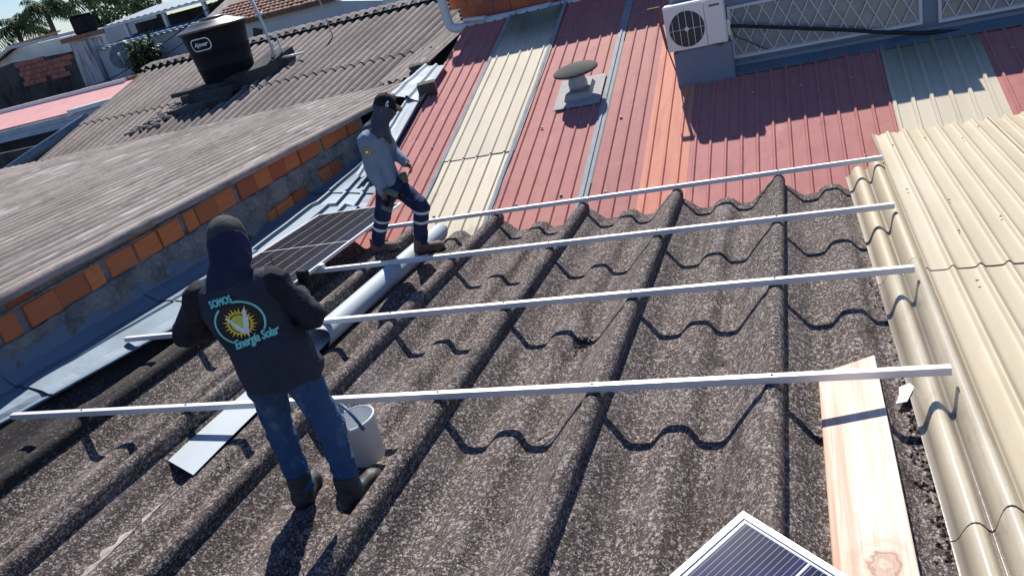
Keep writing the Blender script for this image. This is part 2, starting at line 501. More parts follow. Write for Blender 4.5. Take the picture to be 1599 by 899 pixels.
M['vest'] = add_fabric('charcoal_vest_cloth', (0.036, 0.041, 0.060), (0.022, 0.026, 0.042), wstr=1.0)
M['sleeve'] = add_fabric('black_shirt_cloth', (0.021, 0.021, 0.031), (0.010, 0.010, 0.017), wstr=.8)
M['jeans'] = pmat('blue_denim', (0.040, 0.085, 0.18), .85, layers=[(5, (0.024, 0.052, 0.125), .42, .66, (1, 1, .6), 5, .8), (9, (0.12, 0.20, 0.32), .53, .72, (1, 1, .5), 5, .75)], bump=[(11, .9, .03, 3), (24, .5, .012, 3), (220, .25, .0015, 2)], spec=.2)
M['navy'] = add_fabric('navy_work_cloth', (0.022, 0.034, 0.085), (0.014, 0.022, 0.060), wstr=.7)
M['blue_shirt'] = add_fabric('grey_blue_shirt_cloth', (0.21, 0.28, 0.36), (0.16, 0.22, 0.29), wstr=.7)
M['navy_hood'] = add_fabric('navy_hood_cloth', (0.020, 0.025, 0.072), (0.012, 0.015, 0.045), wstr=1.0)
M['grey_hood'] = add_fabric('slate_hood_cloth', (0.070, 0.080, 0.120), (0.042, 0.050, 0.082), wstr=.7)
M['cap'] = add_fabric('black_cap_cloth', (0.018, 0.019, 0.024), (0.011, 0.012, 0.016))
M['cap_grey'] = add_fabric('faded_black_cap_cloth', (0.058, 0.060, 0.066), (0.028, 0.030, 0.034))
M['boot_black'] = pmat('dusty_black_boot', (0.024, 0.024, 0.025), .6, layers=[(12, (0.085, 0.085, 0.088), .5, .72, (1, 1, 1), 5, .6)])
M['boot_brown'] = pmat('dusty_brown_boot', (0.125, 0.075, 0.055), .75, layers=[(12, (0.20, 0.14, 0.11), .5, .72, (1, 1, 1), 5, .7)])
M['reflect'] = pmat('silver_reflective_tape', (0.62, 0.64, 0.68), .35)
M['print_teal'] = pmat('teal_print', (0.22, 0.70, 0.68), .7, layers=[(70, (0.03, 0.035, 0.045), .60, .72, (1, 1, 1), 5, .8), (9, (0.06, 0.10, 0.11), .52, .8, (1, 1, 1), 4, .55)])
M['print_white'] = pmat('white_print', (0.80, 0.86, 0.88), .7, layers=[(70, (0.03, 0.035, 0.045), .60, .72, (1, 1, 1), 5, .8), (9, (0.06, 0.10, 0.11), .52, .8, (1, 1, 1), 4, .55)])
M['print_sun'] = pmat('yellow_print', (0.92, 0.62, 0.07), .7, layers=[(70, (0.03, 0.035, 0.045), .60, .72, (1, 1, 1), 5, .8), (9, (0.06, 0.10, 0.11), .52, .8, (1, 1, 1), 4, .55)])
M['print_green'] = pmat('lime_print', (0.60, 0.66, 0.08), .7, layers=[(70, (0.03, 0.035, 0.045), .60, .72, (1, 1, 1), 5, .8), (9, (0.06, 0.10, 0.11), .52, .8, (1, 1, 1), 4, .55)])
M['print_black'] = pmat('black_print', (0.012, 0.012, 0.015), .7)
M['tool_green'] = pmat('drill_green_grey', (0.10, 0.13, 0.11), .5)


def wood_material():
    m = bpy.data.materials.new('sawn_timber'); m.use_nodes = True
    nt = m.node_tree; N = nt.nodes; L = nt.links
    b = N["Principled BSDF"]; b.inputs["Roughness"].default_value = .75; b.inputs["Specular IOR Level"].default_value = .2
    g = N.new("ShaderNodeTexCoord")
    mp = N.new("ShaderNodeMapping"); mp.inputs["Scale"].default_value = (7, .16, 2)
    L.new(g.outputs["Object"], mp.inputs["Vector"])
    nz = N.new("ShaderNodeTexNoise"); nz.inputs["Scale"].default_value = 1.4; nz.inputs["Detail"].default_value = 5; nz.inputs["Distortion"].default_value = .1
    L.new(mp.outputs[0], nz.inputs["Vector"])
    cr = N.new("ShaderNodeValToRGB")
    e = cr.color_ramp.elements
    e[0].position = .36; e[0].color = (0.50, 0.30, 0.215, 1)
    e[1].position = .47; e[1].color = (0.70, 0.53, 0.42, 1)
    k = cr.color_ramp.elements.new(.58); k.color = (0.78, 0.65, 0.53, 1)
    L.new(nz.outputs[0], cr.inputs[0])
    n2 = N.new("ShaderNodeTexNoise"); n2.inputs["Scale"].default_value = 30
    mp2 = N.new("ShaderNodeMapping"); mp2.inputs["Scale"].default_value = (2.5, .06, .5)
    L.new(g.outputs["Object"], mp2.inputs["Vector"]); L.new(mp2.outputs[0], n2.inputs["Vector"])
    mr = N.new("ShaderNodeMapRange"); mr.inputs[1].default_value = .55; mr.inputs[2].default_value = .75; mr.inputs[4].default_value = .55
    L.new(n2.outputs[0], mr.inputs[0])
    mx = N.new("ShaderNodeMix"); mx.data_type = 'RGBA'; mx.inputs["B"].default_value = (0.42, 0.24, 0.16, 1)
    L.new(mr.outputs[0], mx.inputs["Factor"]); L.new(cr.outputs[0], mx.inputs["A"])
    # a knot with rings round it
    vm = N.new("ShaderNodeVectorMath"); vm.operation = 'SUBTRACT'; vm.inputs[1].default_value = (0.04, -1.60, 0.0)
    L.new(g.outputs["Object"], vm.inputs[0])
    mp3 = N.new("ShaderNodeMapping"); mp3.inputs["Scale"].default_value = (.62, .5, 0)
    L.new(vm.outputs[0], mp3.inputs["Vector"])
    ln = N.new("ShaderNodeVectorMath"); ln.operation = 'LENGTH'; L.new(mp3.outputs[0], ln.inputs[0])
    n3 = N.new("ShaderNodeTexNoise"); n3.inputs["Scale"].default_value = 22; L.new(g.outputs["Object"], n3.inputs["Vector"])
    ma = N.new("ShaderNodeMath"); ma.operation = 'MULTIPLY_ADD'; ma.inputs[1].default_value = .045; L.new(n3.outputs[0], ma.inputs[0]); L.new(ln.outputs["Value"], ma.inputs[2])
    kr = N.new("ShaderNodeValToRGB")
    E = kr.color_ramp.elements
    E[0].position = 0; E[0].color = (.75, .75, .75, 1); E[1].position = 1; E[1].color = (0, 0, 0, 1)
    for p, v in ((.030, .30), (.042, .60), (.050, .45), (.056, .85), (.064, .30), (.075, .12), (.090, .28), (.12, 0)):
        q = kr.color_ramp.elements.new(p); q.color = (v, v, v, 1)
    L.new(ma.outputs[0], kr.inputs[0])
    m3 = N.new("ShaderNodeMix"); m3.data_type = 'RGBA'; m3.inputs["B"].default_value = (0.24, 0.12, 0.075, 1)
    L.new(kr.outputs[0], m3.inputs["Factor"]); L.new(mx.outputs["Result"], m3.inputs["A"])
    L.new(m3.outputs["Result"], b.inputs["Base Color"])
    bp = N.new("ShaderNodeBump"); bp.inputs["Strength"].default_value = .25; bp.inputs["Distance"].default_value = .004
    L.new(n2.outputs[0], bp.inputs["Height"]); L.new(bp.outputs[0], b.inputs["Normal"])
    return m


M['wood'] = wood_material()


def cell_material(name, base, line, sx, sy, bus, lw, gap):
    """solar cells: busbars along local y, cell gaps across (flat print under the glass)"""
    m = bpy.data.materials.new(name); m.use_nodes = True
    nt = m.node_tree; N = nt.nodes; L = nt.links
    b = N["Principled BSDF"]; b.inputs["Roughness"].default_value = .18; b.inputs["Specular IOR Level"].default_value = .15
    g = N.new("ShaderNodeTexCoord"); sp = N.new("ShaderNodeSeparateXYZ"); L.new(g.outputs["Object"], sp.inputs[0])

    def stripes(sock, period, width, off=0.0):
        a = N.new("ShaderNodeMath"); a.operation = 'ADD'; a.inputs[1].default_value = 50 * period + off; L.new(sock, a.inputs[0])
        d = N.new("ShaderNodeMath"); d.operation = 'DIVIDE'; d.inputs[1].default_value = period; L.new(a.outputs[0], d.inputs[0])
        f = N.new("ShaderNodeMath"); f.operation = 'FRACT'; L.new(d.outputs[0], f.inputs[0])
        c = N.new("ShaderNodeMath"); c.operation = 'LESS_THAN'; c.inputs[1].default_value = width / period; L.new(f.outputs[0], c.inputs[0])
        return c.outputs[0]
    s1 = stripes(sp.outputs[0], sx / bus, lw, -sx / bus / 2)
    s2 = stripes(sp.outputs[0], sx, gap)
    s3 = stripes(sp.outputs[1], sy, gap)
    mx = N.new("ShaderNodeMath"); mx.operation = 'MAXIMUM'; L.new(s2, mx.inputs[0]); L.new(s3, mx.inputs[1])
    sc = N.new("ShaderNodeMath"); sc.operation = 'MULTIPLY'; sc.inputs[1].default_value = .55; L.new(s1, sc.inputs[0])
    m2 = N.new("ShaderNodeMath"); m2.operation = 'MAXIMUM'; L.new(mx.outputs[0], m2.inputs[0]); L.new(sc.outputs[0], m2.inputs[1])
    nz = N.new("ShaderNodeTexNoise"); nz.inputs["Scale"].default_value = 5; L.new(g.outputs["Object"], nz.inputs["Vector"])
    c0 = N.new("ShaderNodeMix"); c0.data_type = 'RGBA'; c0.inputs["A"].default_value = (*base, 1); c0.inputs["B"].default_value = tuple(x * 1.8 for x in base) + (1,)
    mr = N.new("ShaderNodeMapRange"); mr.inputs[1].default_value = .45; mr.inputs[2].default_value = .7; L.new(nz.outputs[0], mr.inputs[0]); L.new(mr.outputs[0], c0.inputs["Factor"])
    c1 = N.new("ShaderNodeMix"); c1.data_type = 'RGBA'; c1.inputs["B"].default_value = (*line, 1)
    L.new(c0.outputs["Result"], c1.inputs["A"]); L.new(m2.outputs[0], c1.inputs["Factor"])
    L.new(c1.outputs["Result"], b.inputs["Base Color"])
    return m


M['cells_far'] = cell_material('dark_solar_cells', (0.014, 0.0135, 0.020), (0.20, 0.20, 0.21), .197, .1, 5, .0016, .004)
M['cells_near'] = cell_material('blue_solar_cells', (0.013, 0.015, 0.055), (0.40, 0.42, 0.47), .30, .34, 13, .0028, .0045)

# ================================================================= SETTING
g = MB()
g.grid([[V(x, y, -3.6) for y in (-60, 0, 60, 200, 800, 2500)] for x in (-2500, -800, -200, -60, 0, 60, 400)], 0, False)
structure('ground', g, M['dirt'])

# ---------------------------------------------------------------- the dark fibre-cement roof the men stand on
RIDGE0 = -0.284
PROF = [(.038, -.102), (.075, -.122), (.12, -.160), (.16, -.197), (.195, -.229), (.215, -.238), (.25, -.241), (.29, -.241), (.325, -.238), (.345, -.230),
        (.372, -.204), (.395, -.184), (.415, -.174), (.44, -.170), (.47, -.168), (.50, -.168), (.525, -.171), (.545, -.180), (.572, -.206), (.595, -.230), (.62, -.240), (.66, -.242), (.70, -.241),
        (.728, -.234), (.755, -.214), (.80, -.168), (.85, -.120), (.895, -.076), (.925, -.052), (.940, -.040), (.951, -.022), (.965, -.008), (.982, -.001), (1.0, .001), (1.018, -.002), (1.033, -.011),
        (1.045, -.026), (1.052, -.045), (1.055, -.064), (1.054, -.082), (1.052, -.098)]


def canaleta_sheet(name, prof, v0, v1, seed, n=60):
    P = []
    for i in range(n):
        v = v0 + (v1 - v0) * i / (n - 1)
        row = []
        for (a, w) in prof:
            q = mnoise.noise(V(a * 3.1 + seed * 9.7, v * 1.1, seed)) * .006 + mnoise.noise(V(a * 11 + seed * 3.1, v * 5, seed)) * .0025
            vv = v
            if i in (0, n - 1):
                vv += mnoise.noise(V(a * 7, seed * 5.3, i)) * .02
            row.append(V(a, vv, w + q))
        P.append(row)
    mb = MB()
    mb.slab(P, (0, 0, -.011), 0, True)
    return mb.mesh(name, M['fibre_darker' if seed == 7 else 'fibre'])


fib = thing('fibre_cement_roof', 'dark speckled fibre cement roof with deep trough ribs under the two workers', 'roof', (0, 0, 0))
for k in range(7):
    if k == 0:
        prof = [p for p in PROF if p[0] < .735]
    else:
        prof = PROF
    me = canaleta_sheet('roof_sheet', prof, 0.2, 7.93 + rnd.uniform(-.03, .03), k + 1)
    o = link('roof_sheet', me, fib)
    o.location = (RIDGE0 - k, 0, 0)
    o.rotation_euler = (TILT, 0, 0)
mb = MB()
P = []
for i in range(70):
    v = 1.9 + 1.36 * i / 69
    c_ = .365 - .03 * (3.2 - v) + .012 * mnoise.noise(V(v * 6, 1, 1))
    hw_ = .030 + .055 * max(0, mnoise.noise(V(v * 9, 5, 1)) + .35) * (1 if v < 3.1 else .4)
    P.append([RF(RIDGE0 - 4 + c_ + hw_ * a * (1.6 if a < 0 else .8), v, float(np.interp(c_ + hw_ * a * (1.6 if a < 0 else .8), [p[0] for p in PROF], [p[1] for p in PROF])) + .006) for a in (-1, -.6, -.2, .2, .6, 1)])
mb.grid(P, 0, True)
mb.build('lime_streak', pmat('lime_deposit', (0.30, 0.275, 0.24), .95, layers=[(40, (0.10, 0.085, 0.075), .53, .62, (1, .6, 1), 8, .9), (14, (0.46, 0.43, 0.39), .5, .7, (1, .4, 1), 5, .8)], bump=[(50, .5, .01, 5)]), fib)['kind'] = 'stuff'
w = MB()
w.box((-3.15, 3.6, -2.25), (6.9, 7.2, 2.7))
w.build('wall', M['white_wall'], fib)

# ---------------------------------------------------------------- four aluminium rails
RAILS = [((-5.95, 7.76), (.654, 7.94), 'aluminium mounting rail farthest from the camera, behind the standing worker in blue shirt'),
         ((-5.95, 6.50), (.602, 6.50), 'aluminium mounting rail second from the back, in front of the brown boot'),
         ((-6.132, 5.13), (.578, 5.181), 'aluminium mounting rail third from the back, passing behind the vest worker at waist height'),
         ((-6.032, 3.773), (.574, 3.835), 'aluminium mounting rail nearest the camera, crossing above the timber plank and behind the bucket handle')]
for (a, b, lab) in RAILS:
    A = RF(a[0], a[1], .024); B = RF(b[0], b[1], .024)
    t = thing('mounting_rail', lab, 'rail', (A + B) / 2, 'aluminium rails across the ridges')
    d = (B - A).normalized(); nrm = V(0, -ST, CT)
    s_ = d.cross(nrm).normalized()
    mb = MB()
    # hollow box section 42 mm with a slot line on the top
    hw, hh, th = .021, .021, .0035
    for (cx, cz, ww, hg) in ((0, hh - th / 2, 2 * hw, th), (0, -hh + th / 2, 2 * hw, th), (-hw + th / 2, 0, th, 2 * hh - 2 * th), (hw - th / 2, 0, th, 2 * hh - 2 * th)):
        mb.beam(A + s_ * cx + nrm * cz, B + s_ * cx + nrm * cz, ww, hg, 0, nrm)
    mb.build('rail_profile', M['alu'], t)
    mb = MB()
    L = (B - A).length
    for k in range(7):
        u = RIDGE0 - k
        f = (u - a[0]) / (b[0] - a[0])
        if f < .02 or f > .98: continue
        c = A.lerp(B, f) + nrm * .0225
        mb.lathe(c, [(.0075, 0), (.0075, .004), (.0045, .006)], 8, 0, nrm)
    mb.build('screw_heads', M['steel'], t)['kind'] = 'stuff'

# ---------------------------------------------------------------- red painted metal roof rising to the house wall
RP0 = RF(0, 8.3, -.35)
RED_T = math.tan(radians(16.4))


def RED(x, y, off=0.0):
    return V(x, y, RP0.z + (y - RP0.y) * RED_T + off)


NRED = V(0, -sin(radians(16.4)), cos(radians(16.4)))


def rib_profile(x0, x1, pitch, first, h=.022, top=.018, foot=.014):
    pts = [(x0, 0)]
    x = first
    while x < x1 - .01:
        if x - top / 2 - foot > x0:
            pts += [(x - top / 2 - foot, 0), (x - top / 2, h), (x + top / 2, h), (x + top / 2 + foot, 0)]
        x += pitch
    pts.append((x1, 0))
    return pts


def metal_sheet(name, mat, prof, y0, y1, parent, off, seed, thick=.0025, jag=False, mildew=None):
    P = []
    n = 22
    for i in range(n):
        y = y0 + (y1 - y0) * i / (n - 1)
        row = []
        for (x, h) in prof:
            q = mnoise.noise(V(x * 1.7, y * .8, seed)) * .009
            yy = y
            if jag and i == 0: yy += mnoise.noise(V(x * 3, seed, 1)) * .04
            row.append(RED(x, yy) + NRED * (h + off + q))
        P.append(row)
    mb = MB(); mb.slab(P, NRED * -thick, 0, False)
    if mildew:
        mb.grime = {i: float(np.interp(mb.v[i].y, mildew, [0, .95])) for i in range(len(mb.v))}
    return mb.build(name, mat, parent)


redroof = thing('metal_roof', 'red and cream ribbed metal roof rising to the house wall, streaked by the shadow of the wall', 'roof', (0, 0, 0))
YT, YR = 14.46, 11.05
metal_sheet('red_sheet', M['red'], rib_profile(-5.66, -4.69, .185, -5.60), 7.5, YT, redroof, 0, 1)
metal_sheet('red_sheet', M['red'], rib_profile(-3.72, -2.56, .185, -3.60), 7.5, YT, redroof, .000, 2)
metal_sheet('red_sheet', M['red'], rib_profile(-2.44, -1.84, .178, -2.30), 7.5, 14.0, redroof, 0, 3)
metal_sheet('orange_sheet', M['red_orange'], rib_profile(-1.84, -1.30, .178, -1.766), 7.5, 13.2, redroof, .003, 4)['label'] = 'faded orange sheet between red ones'
metal_sheet('red_sheet', M['red'], rib_profile(-1.30, -.22, .178, -1.232), 7.5, YR, redroof, 0, 5)
metal_sheet('red_sheet', M['red'], rib_profile(-.22, .96, .178, -.164), 7.5, YR, redroof, .004, 6)
metal_sheet('red_sheet', M['red'], rib_profile(1.93, 3.1, .2, 2.05), 7.5, YR, redroof, 0, 7)
metal_sheet('red_sheet', M['red'], rib_profile(3.1, 4.3, .2, 3.2), 7.5, YR, redroof, .003, 8)
metal_sheet('cream_sheet', M['cream_dirty'], rib_profile(-4.76, -3.66, .205, -4.62, .02), 7.5, 10.05, redroof, .008, 9)['label'] = 'mildewed lower cream sheet'
metal_sheet('cream_sheet', M['cream'], rib_profile(-4.76, -3.66, .205, -4.62, .02), 9.93, YT, redroof, .018, 10, jag=True, mildew=(12.9, 13.7))
metal_sheet('cream_sheet', M['cream'], rib_profile(.88, 1.98, .185, .95, .026, .03, .012), 8.2, YR, redroof, .010, 11, mildew=(9.7, 10.9))
for (x0, x1, mt) in ((-2.575, -2.455, 'seam_grey'),):
    mb = MB()
    P = [[RED(x, y) + NRED * h for (x, h) in ((x0, .012), (x0 + .035, .016), (x0 + .04, .032), (x0 + .07, .034), (x0 + .075, .016), (x1, .012))] for y in np.linspace(7.5, 13.9, 18)]
    mb.slab(P, NRED * -.004, 0, False); mb.build('capping_strip', M[mt], redroof)
for x in (-4.74, -3.70):
    mb = MB()
    P = [[RED(x + mnoise.noise(V(x, y * 2, 3)) * .012 + dx, y) + NRED * (.028 + (.012 if dx == 0 else 0)) for dx in (-.028, 0, .028)] for y in np.linspace(7.5, 14.4, 40)]
    mb.slab(P, NRED * -.010, 0, False); mb.build('sealing_strip', M['seam_grey'], redroof)
mb = MB()
for y in (8.75, 10.35, 11.9, 13.3):
    for x in np.arange(-5.60, 4.2, .56):
        if x > -1.6 and y > 10.9: continue
        if -4.7 < x < -3.7 and y > 10: continue
        yy = y + rnd.uniform(-.05, .05)
        if rnd.random() < .3: continue
        c = RED(x, yy) + NRED * .012
        mb.lathe(c, [(.022, 0), (.022, .004), (.010, .006), (.010, .013), (.004, .016)], 7, 0, NRED)
mb.build('roof_screws', M['galv'], redroof)['kind'] = 'stuff'
mb = MB(); mb.box((-1, 9.4, -2.5), (9.4, 3.3, 2.4)); mb.build('wall', M['white_wall'], redroof)

# ---------------------------------------------------------------- cream plastic roof lapping over both
pl = thing('plastic_roof', 'cream corrugated plastic roof along the right edge, dirty where it laps the dark roof', 'roof', (0, 0, 0))


def plastic_sheet(name, mat, prof, v0, v1, seed, off0, off1, thick=.004, du0=0.0, du1=0.0):
    P = []
    n = 26
    for i in range(n):
        t = i / (n - 1); v = v0 + (v1 - v0) * t
        row = []
        for (u, w_) in prof:
            q = mnoise.noise(V(u * 2.3, v * .7, seed)) * .008
            row.append(RF(u + (du0 + (du1 - du0) * t) * max(0, (.68 - u) / .3), v, w_ + off0 + (off1 - off0) * t + q))
        P.append(row)
    mb = MB(); mb.slab(P, RF(0, 0, -thick), 0, True)
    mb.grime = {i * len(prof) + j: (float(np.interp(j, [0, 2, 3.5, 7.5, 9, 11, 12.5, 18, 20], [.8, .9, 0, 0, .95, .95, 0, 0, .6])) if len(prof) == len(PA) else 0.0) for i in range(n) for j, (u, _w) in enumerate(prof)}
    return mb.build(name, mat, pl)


PA = [(.300, -.212), (.325, -.208), (.345, -.190), (.365, -.160), (.385, -.135), (.405, -.120), (.425, -.115), (.448, -.118), (.470, -.132), (.490, -.152), (.508, -.160), (.522, -.150),
      (.535, -.120), (.548, -.085), (.562, -.055), (.58, -.036), (.60, -.030), (.622, -.034), (.642, -.048), (.66, -.062), (.68, -.066)]
PN = [(.405 + (u - .30) * .275 / .38, w_) for u, w_ in PA]
PF = [(.345 + (u - .30) * .335 / .38, w_) for u, w_ in PA]
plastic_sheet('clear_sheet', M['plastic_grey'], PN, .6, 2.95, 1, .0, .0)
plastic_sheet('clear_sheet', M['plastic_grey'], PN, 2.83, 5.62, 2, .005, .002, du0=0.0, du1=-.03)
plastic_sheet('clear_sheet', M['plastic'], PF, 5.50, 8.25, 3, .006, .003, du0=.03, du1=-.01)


def wave_prof(u0, u1, pitch, depth, base):
    pts = []; u = u0
    while u < u1:
        for f, d in ((0, 0), (.035, .03), (.09, .30), (.15, .80), (.20, .97), (.30, 1.0), (.45, 1.03), (.60, 1.03), (.74, 1.0), (.82, .93), (.88, .65), (.94, .15)):
            if u + f * pitch <= u1:
                pts.append((u + f * pitch, base - depth * d))
        u += pitch
    return pts


for i, (u0, u1) in enumerate(((.655, 1.82), (1.74, 2.9))):
    pr_ = wave_prof(u0, u1, .158, .025, -.020)
    plastic_sheet('cream_sheet', M['plastic'], pr_, .6, 5.40, 4 + i, .002 * i, .002 * i)
    plastic_sheet('cream_sheet', M['plastic'], pr_, 5.28, 9.12, 6 + i, .006 + .002 * i, .004 + .002 * i)
mb = MB()
for (u, v) in ((.75, 7.0), (1.0, 6.6), (.95, 5.9), (1.25, 6.1), (1.5, 6.5), (.9, 5.0), (1.1, 8.6), (1.4, 8.4), (.8, 8.5), (1.6, 8.75), (1.0, 4.3)):
    mb.lathe(RF(u, v, -.016), [(.009, 0), (.009, .004), (.004, .007)], 6)
mb.build('roof_screws', M['steel'], pl)['kind'] = 'stuff'
mb = MB(); mb.box((1.75, 3.9, -2.3), (2.5, 7.6, 2.4)); mb.build('wall', M['white_wall'], pl)


# ---------------------------------------------------------------- grey corrugated roof of the neighbour (left)
def wave(x, lam=.177, amp=.025):
    return amp * sin(2 * pi * x / lam)


def LEFT(x, y):
    """surface of the left roof"""
    return .512 - .0316 * (y - 4.6) + max(0, (-7.2 - x)) * 0.0 - max(0, y - 9) * .002 * (-6.8 - x)


left = thing('corrugated_roof', 'pale grey corrugated fibre cement roof above the brick wall', 'roof', (0, 0, 0))
SH = []
for s in range(3):
    P = []
    for i in range(5):
        y = 1.515 * i / 4
        row = []
        for j in range(41):
            x = -.0 - .994 * j / 40
            z = wave(x, .236, .038)
            row.append(V(x, y, z + .0015 * i / 4))
        P.append(row)
    mb = MB(); mb.slab(P, (0, 0, -.005), 0, True)
    mb.grime = {i: max(0, min(1, .66 - .72 * sin(2 * pi * mb.v[i].x / .236))) for i in range(len(mb.v))}  # trough dirt plus wave shade painted in, only the crests stay pale
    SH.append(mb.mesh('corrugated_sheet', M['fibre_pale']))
for k in range(15):
    for j in range(9):
        x0 = -6.62 - .944 * k; y0 = .55 + 1.5 * j
        if x0 < -14.5 and y0 < 6: continue
        if x0 < -10.5 and y0 < 2.0: continue
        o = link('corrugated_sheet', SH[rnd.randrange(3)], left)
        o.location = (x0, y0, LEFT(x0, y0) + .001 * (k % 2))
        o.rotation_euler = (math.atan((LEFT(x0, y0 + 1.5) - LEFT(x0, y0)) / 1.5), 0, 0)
# the outer edge: a thick rounded verge moulding along the wall
P = []
for i in range(40):
    y = .5 + 13.6 * i / 39
    z = LEFT(-6.62, y) + mnoise.noise(V(y * 2, 1, 1)) * .008
    P.append([V(-6.60 + a + mnoise.noise(V(y * 3, 2, 2)) * .006, y, z + b) for (a, b) in ((-.11, .012), (-.07, .030), (-.03, .030), (.0, .008), (.012, -.03), (.006, -.06))])
mb = MB(); mb.slab(P, (-.008, 0, -.012), 0, True); mb.build('verge_sheet', M['fibre_pale'], left)
mb = MB(); mb.box((-13.2, 7.0, -1.85), (12.6, 13.4, 3.4)); mb.build('wall', M['dark_concrete'], left)

# ---------------------------------------------------------------- brown corrugated roof with the water tank, rising away from the valley
TANK_T = .1245


def TANKZ(y):
    return .15 + (y - 14) * TANK_T


troof = thing('corrugated_roof', 'brown corrugated roof carrying the black water tank, behind the pale grey one', 'roof', (0, 0, 0))


def tank_x(s, y):
    """s = 0 right verge .. 1 left verge"""
    return -7.02 + (-9.75 - .388 * (y - 14.2)) * s + .0 * y


def tank_sheet(s0, s1, y0, y1, off0, off1, nm='corrugated_sheet'):
    W0 = 9.9
    nj = max(8, int(abs(s1 - s0) * W0 / .236 * 10))
    P = []
    n = 6
    ph = rnd.uniform(-.1, .1)
    for i in range(n):
        t = i / (n - 1); y = y0 + (y1 - y0) * t
        row = []
        for j in range(nj + 1):
            s = s0 + (s1 - s0) * j / nj
            xx = s * W0
            z = TANKZ(y) + wave(xx, .236, .046) + off0 + (off1 - off0) * t + mnoise.noise(V(xx, y * .6, 5)) * .012
            row.append(V(tank_x(s, y), y + mnoise.noise(V(xx * 3, y, 2)) * (.02 if i in (0, n - 1) else 0), z))
        P.append(row)
    mb = MB(); mb.slab(P, (0, 0, -.007), 0, True)
    nn = (nj + 1) * n
    mb.grime = {i: max(0, min(1, .60 - .68 * sin(2 * pi * (s0 + (s1 - s0) * (i % (nj + 1)) / nj) * W0 / .236))) for i in range(nn)}  # light and dark stripes of the waves painted in along with trough dirt
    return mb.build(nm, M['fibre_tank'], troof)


NS = 11
for k in range(NS):
    s0, s1 = k / NS, (k + 1) / NS + .004
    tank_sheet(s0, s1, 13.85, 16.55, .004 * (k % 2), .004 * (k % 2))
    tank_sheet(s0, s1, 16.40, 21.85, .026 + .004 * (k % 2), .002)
# corrugated ridge caps with their open ends towards the camera
for k in range(NS * 2):
    s0, s1 = k / NS / 2, (k + 1) / NS / 2 + .002
    P = []
    nj = 20
    for (y, z, a) in ((21.58, .10, .05), (21.85, .15, .05), (22.05, .16, .04), (22.4, .10, .04)):
        P.append([V(tank_x(s0 + (s1 - s0) * j / nj, 21.85), y, TANKZ(21.85) + z + wave((s0 + (s1 - s0) * j / nj) * 9.9, .236, a)) for j in range(nj + 1)])
    mb = MB(); mb.slab(P, (0, 0, -.012), 0, True); mb.build('ridge_cap', M['fibre_tank'], troof)
# two narrow strips running along the right verge
for (xa, xb, lift) in ((-7.62, -6.95, .05),):
    P = []
    for i in range(12):
        y = 14.4 + (21.6 - 14.4) * i / 11
        P.append([V(xa + (xb - xa) * j / 32 + .25 * sin(i / 11 * 1.4) - .12, y, TANKZ(y) + lift + wave(j / 32 * .67, .177, .026)) for j in range(33)])
    mb = MB(); mb.slab(P, (0, 0, -.008), 0, True); mb.build('verge_sheet', M['fibre_pale'], troof)
mb = MB(); mb.box((-13.0, 18.2, -1.85), (11.6, 7.6, 3.4)); mb.build('wall', M['dark_concrete'], troof)
mb = MB()
mb.box((-12.95, 22.35, .35), (11.9, .3, 1.6)); mb.build('ridge_wall', M['dark_concrete'], troof)

# ---------------------------------------------------------------- clay block wall under the left roof, with mortar and flashing
bw = thing('block_wall', 'orange clay block wall with smeared grey mortar below the pale grey roof', 'wall', (-6.7, 7, 0))


def rowz(y):
    return .105 - .0105 * (y - 4.6)


def brick_obj(y0, y1, z0, z1, proud, lab=None, dark=False):
    mb = MB()
    sl_ = -.0105 * (y1 - y0) * .5
    mb.box((-6.70 - .06 + proud, (y0 + y1) / 2, (z0 + z1) / 2), (.12, y1 - y0, z1 - z0), 0, Matrix.Rotation(rnd.uniform(-.012, .012) - .012, 3, 'X'), .006)
    return mb.build('clay_block', M['brick'], bw)


y = 3.4
while y < 11.35:
    L_ = rnd.choice((.36, .38, .35))
    if rnd.random() < .16: L_ = .2
    z = rowz(y)
    gap = rnd.uniform(.008, .03) if rnd.random() < .75 else .09
    brick_obj(y, y + L_, z, z + min(.225, .500 - .0316 * (y + L_ - 4.6) - z - .03) + rnd.uniform(-.01, .005), rnd.uniform(-.008, .02))
    y += L_ + gap
y = 3.5
while y < 11.35:
    L_ = rnd.choice((.36, .38, .3))
    z = rowz(y) + .245
    room = .500 - .0316 * (y + L_ - 4.6) - z - .035
    if rnd.random() < .86 and room > .03:
        brick_obj(y, y + L_, z, z + min(.10, room) + rnd.uniform(-.01, .01), rnd.uniform(-.03, .0))
    y += L_ + rnd.uniform(.012, .05)
for (a, b, z0, z1) in ((8.42, 8.62, -.46, -.25), (8.64, 9.06, -.45, -.235), (9.08, 9.45, -.43, -.22), (9.85, 10.2, -.37, -.16), (10.22, 10.5, -.36, -.16)):
    brick_obj(a, b, z0, z1, .012)
# mortar core and the rough smeared render below the main course
mb = MB()
mb.box((-6.795, 7.2, -1.45), (.16, 8.6, 3.6), 0, Matrix.Rotation(-.0316, 3, 'X'))
P = []
ny, nz = 150, 26
for i in range(ny):
    y = 2.9 + (11.5 - 2.9) * i / (ny - 1)
    top = rowz(y) - .008 + .012 * mnoise.noise(V(y * 6, 0, 0)) * 2
    bot = -.95
    row = []
    for j in range(nz):
        z = top + (bot - top) * (j / (nz - 1)) ** 1.3
        d = .012 + .045 * mnoise.fractal(V(y * 3.2, z * 5, 1.7), 1.0, 2.0, 5) + .03 * min(1, j / 5) + .05 * max(0, mnoise.noise(V(y * 1.7, z * 9, 8.1)) - .12)
        if 8.40 < y < 9.47 and -.47 < z + .01 * (y - 9) < -.215: d = -.05
        if 9.83 < y < 10.52 and -.38 < z < -.15: d = -.05
        row.append(V(-6.70 + d, y, z))
    P.append(row)
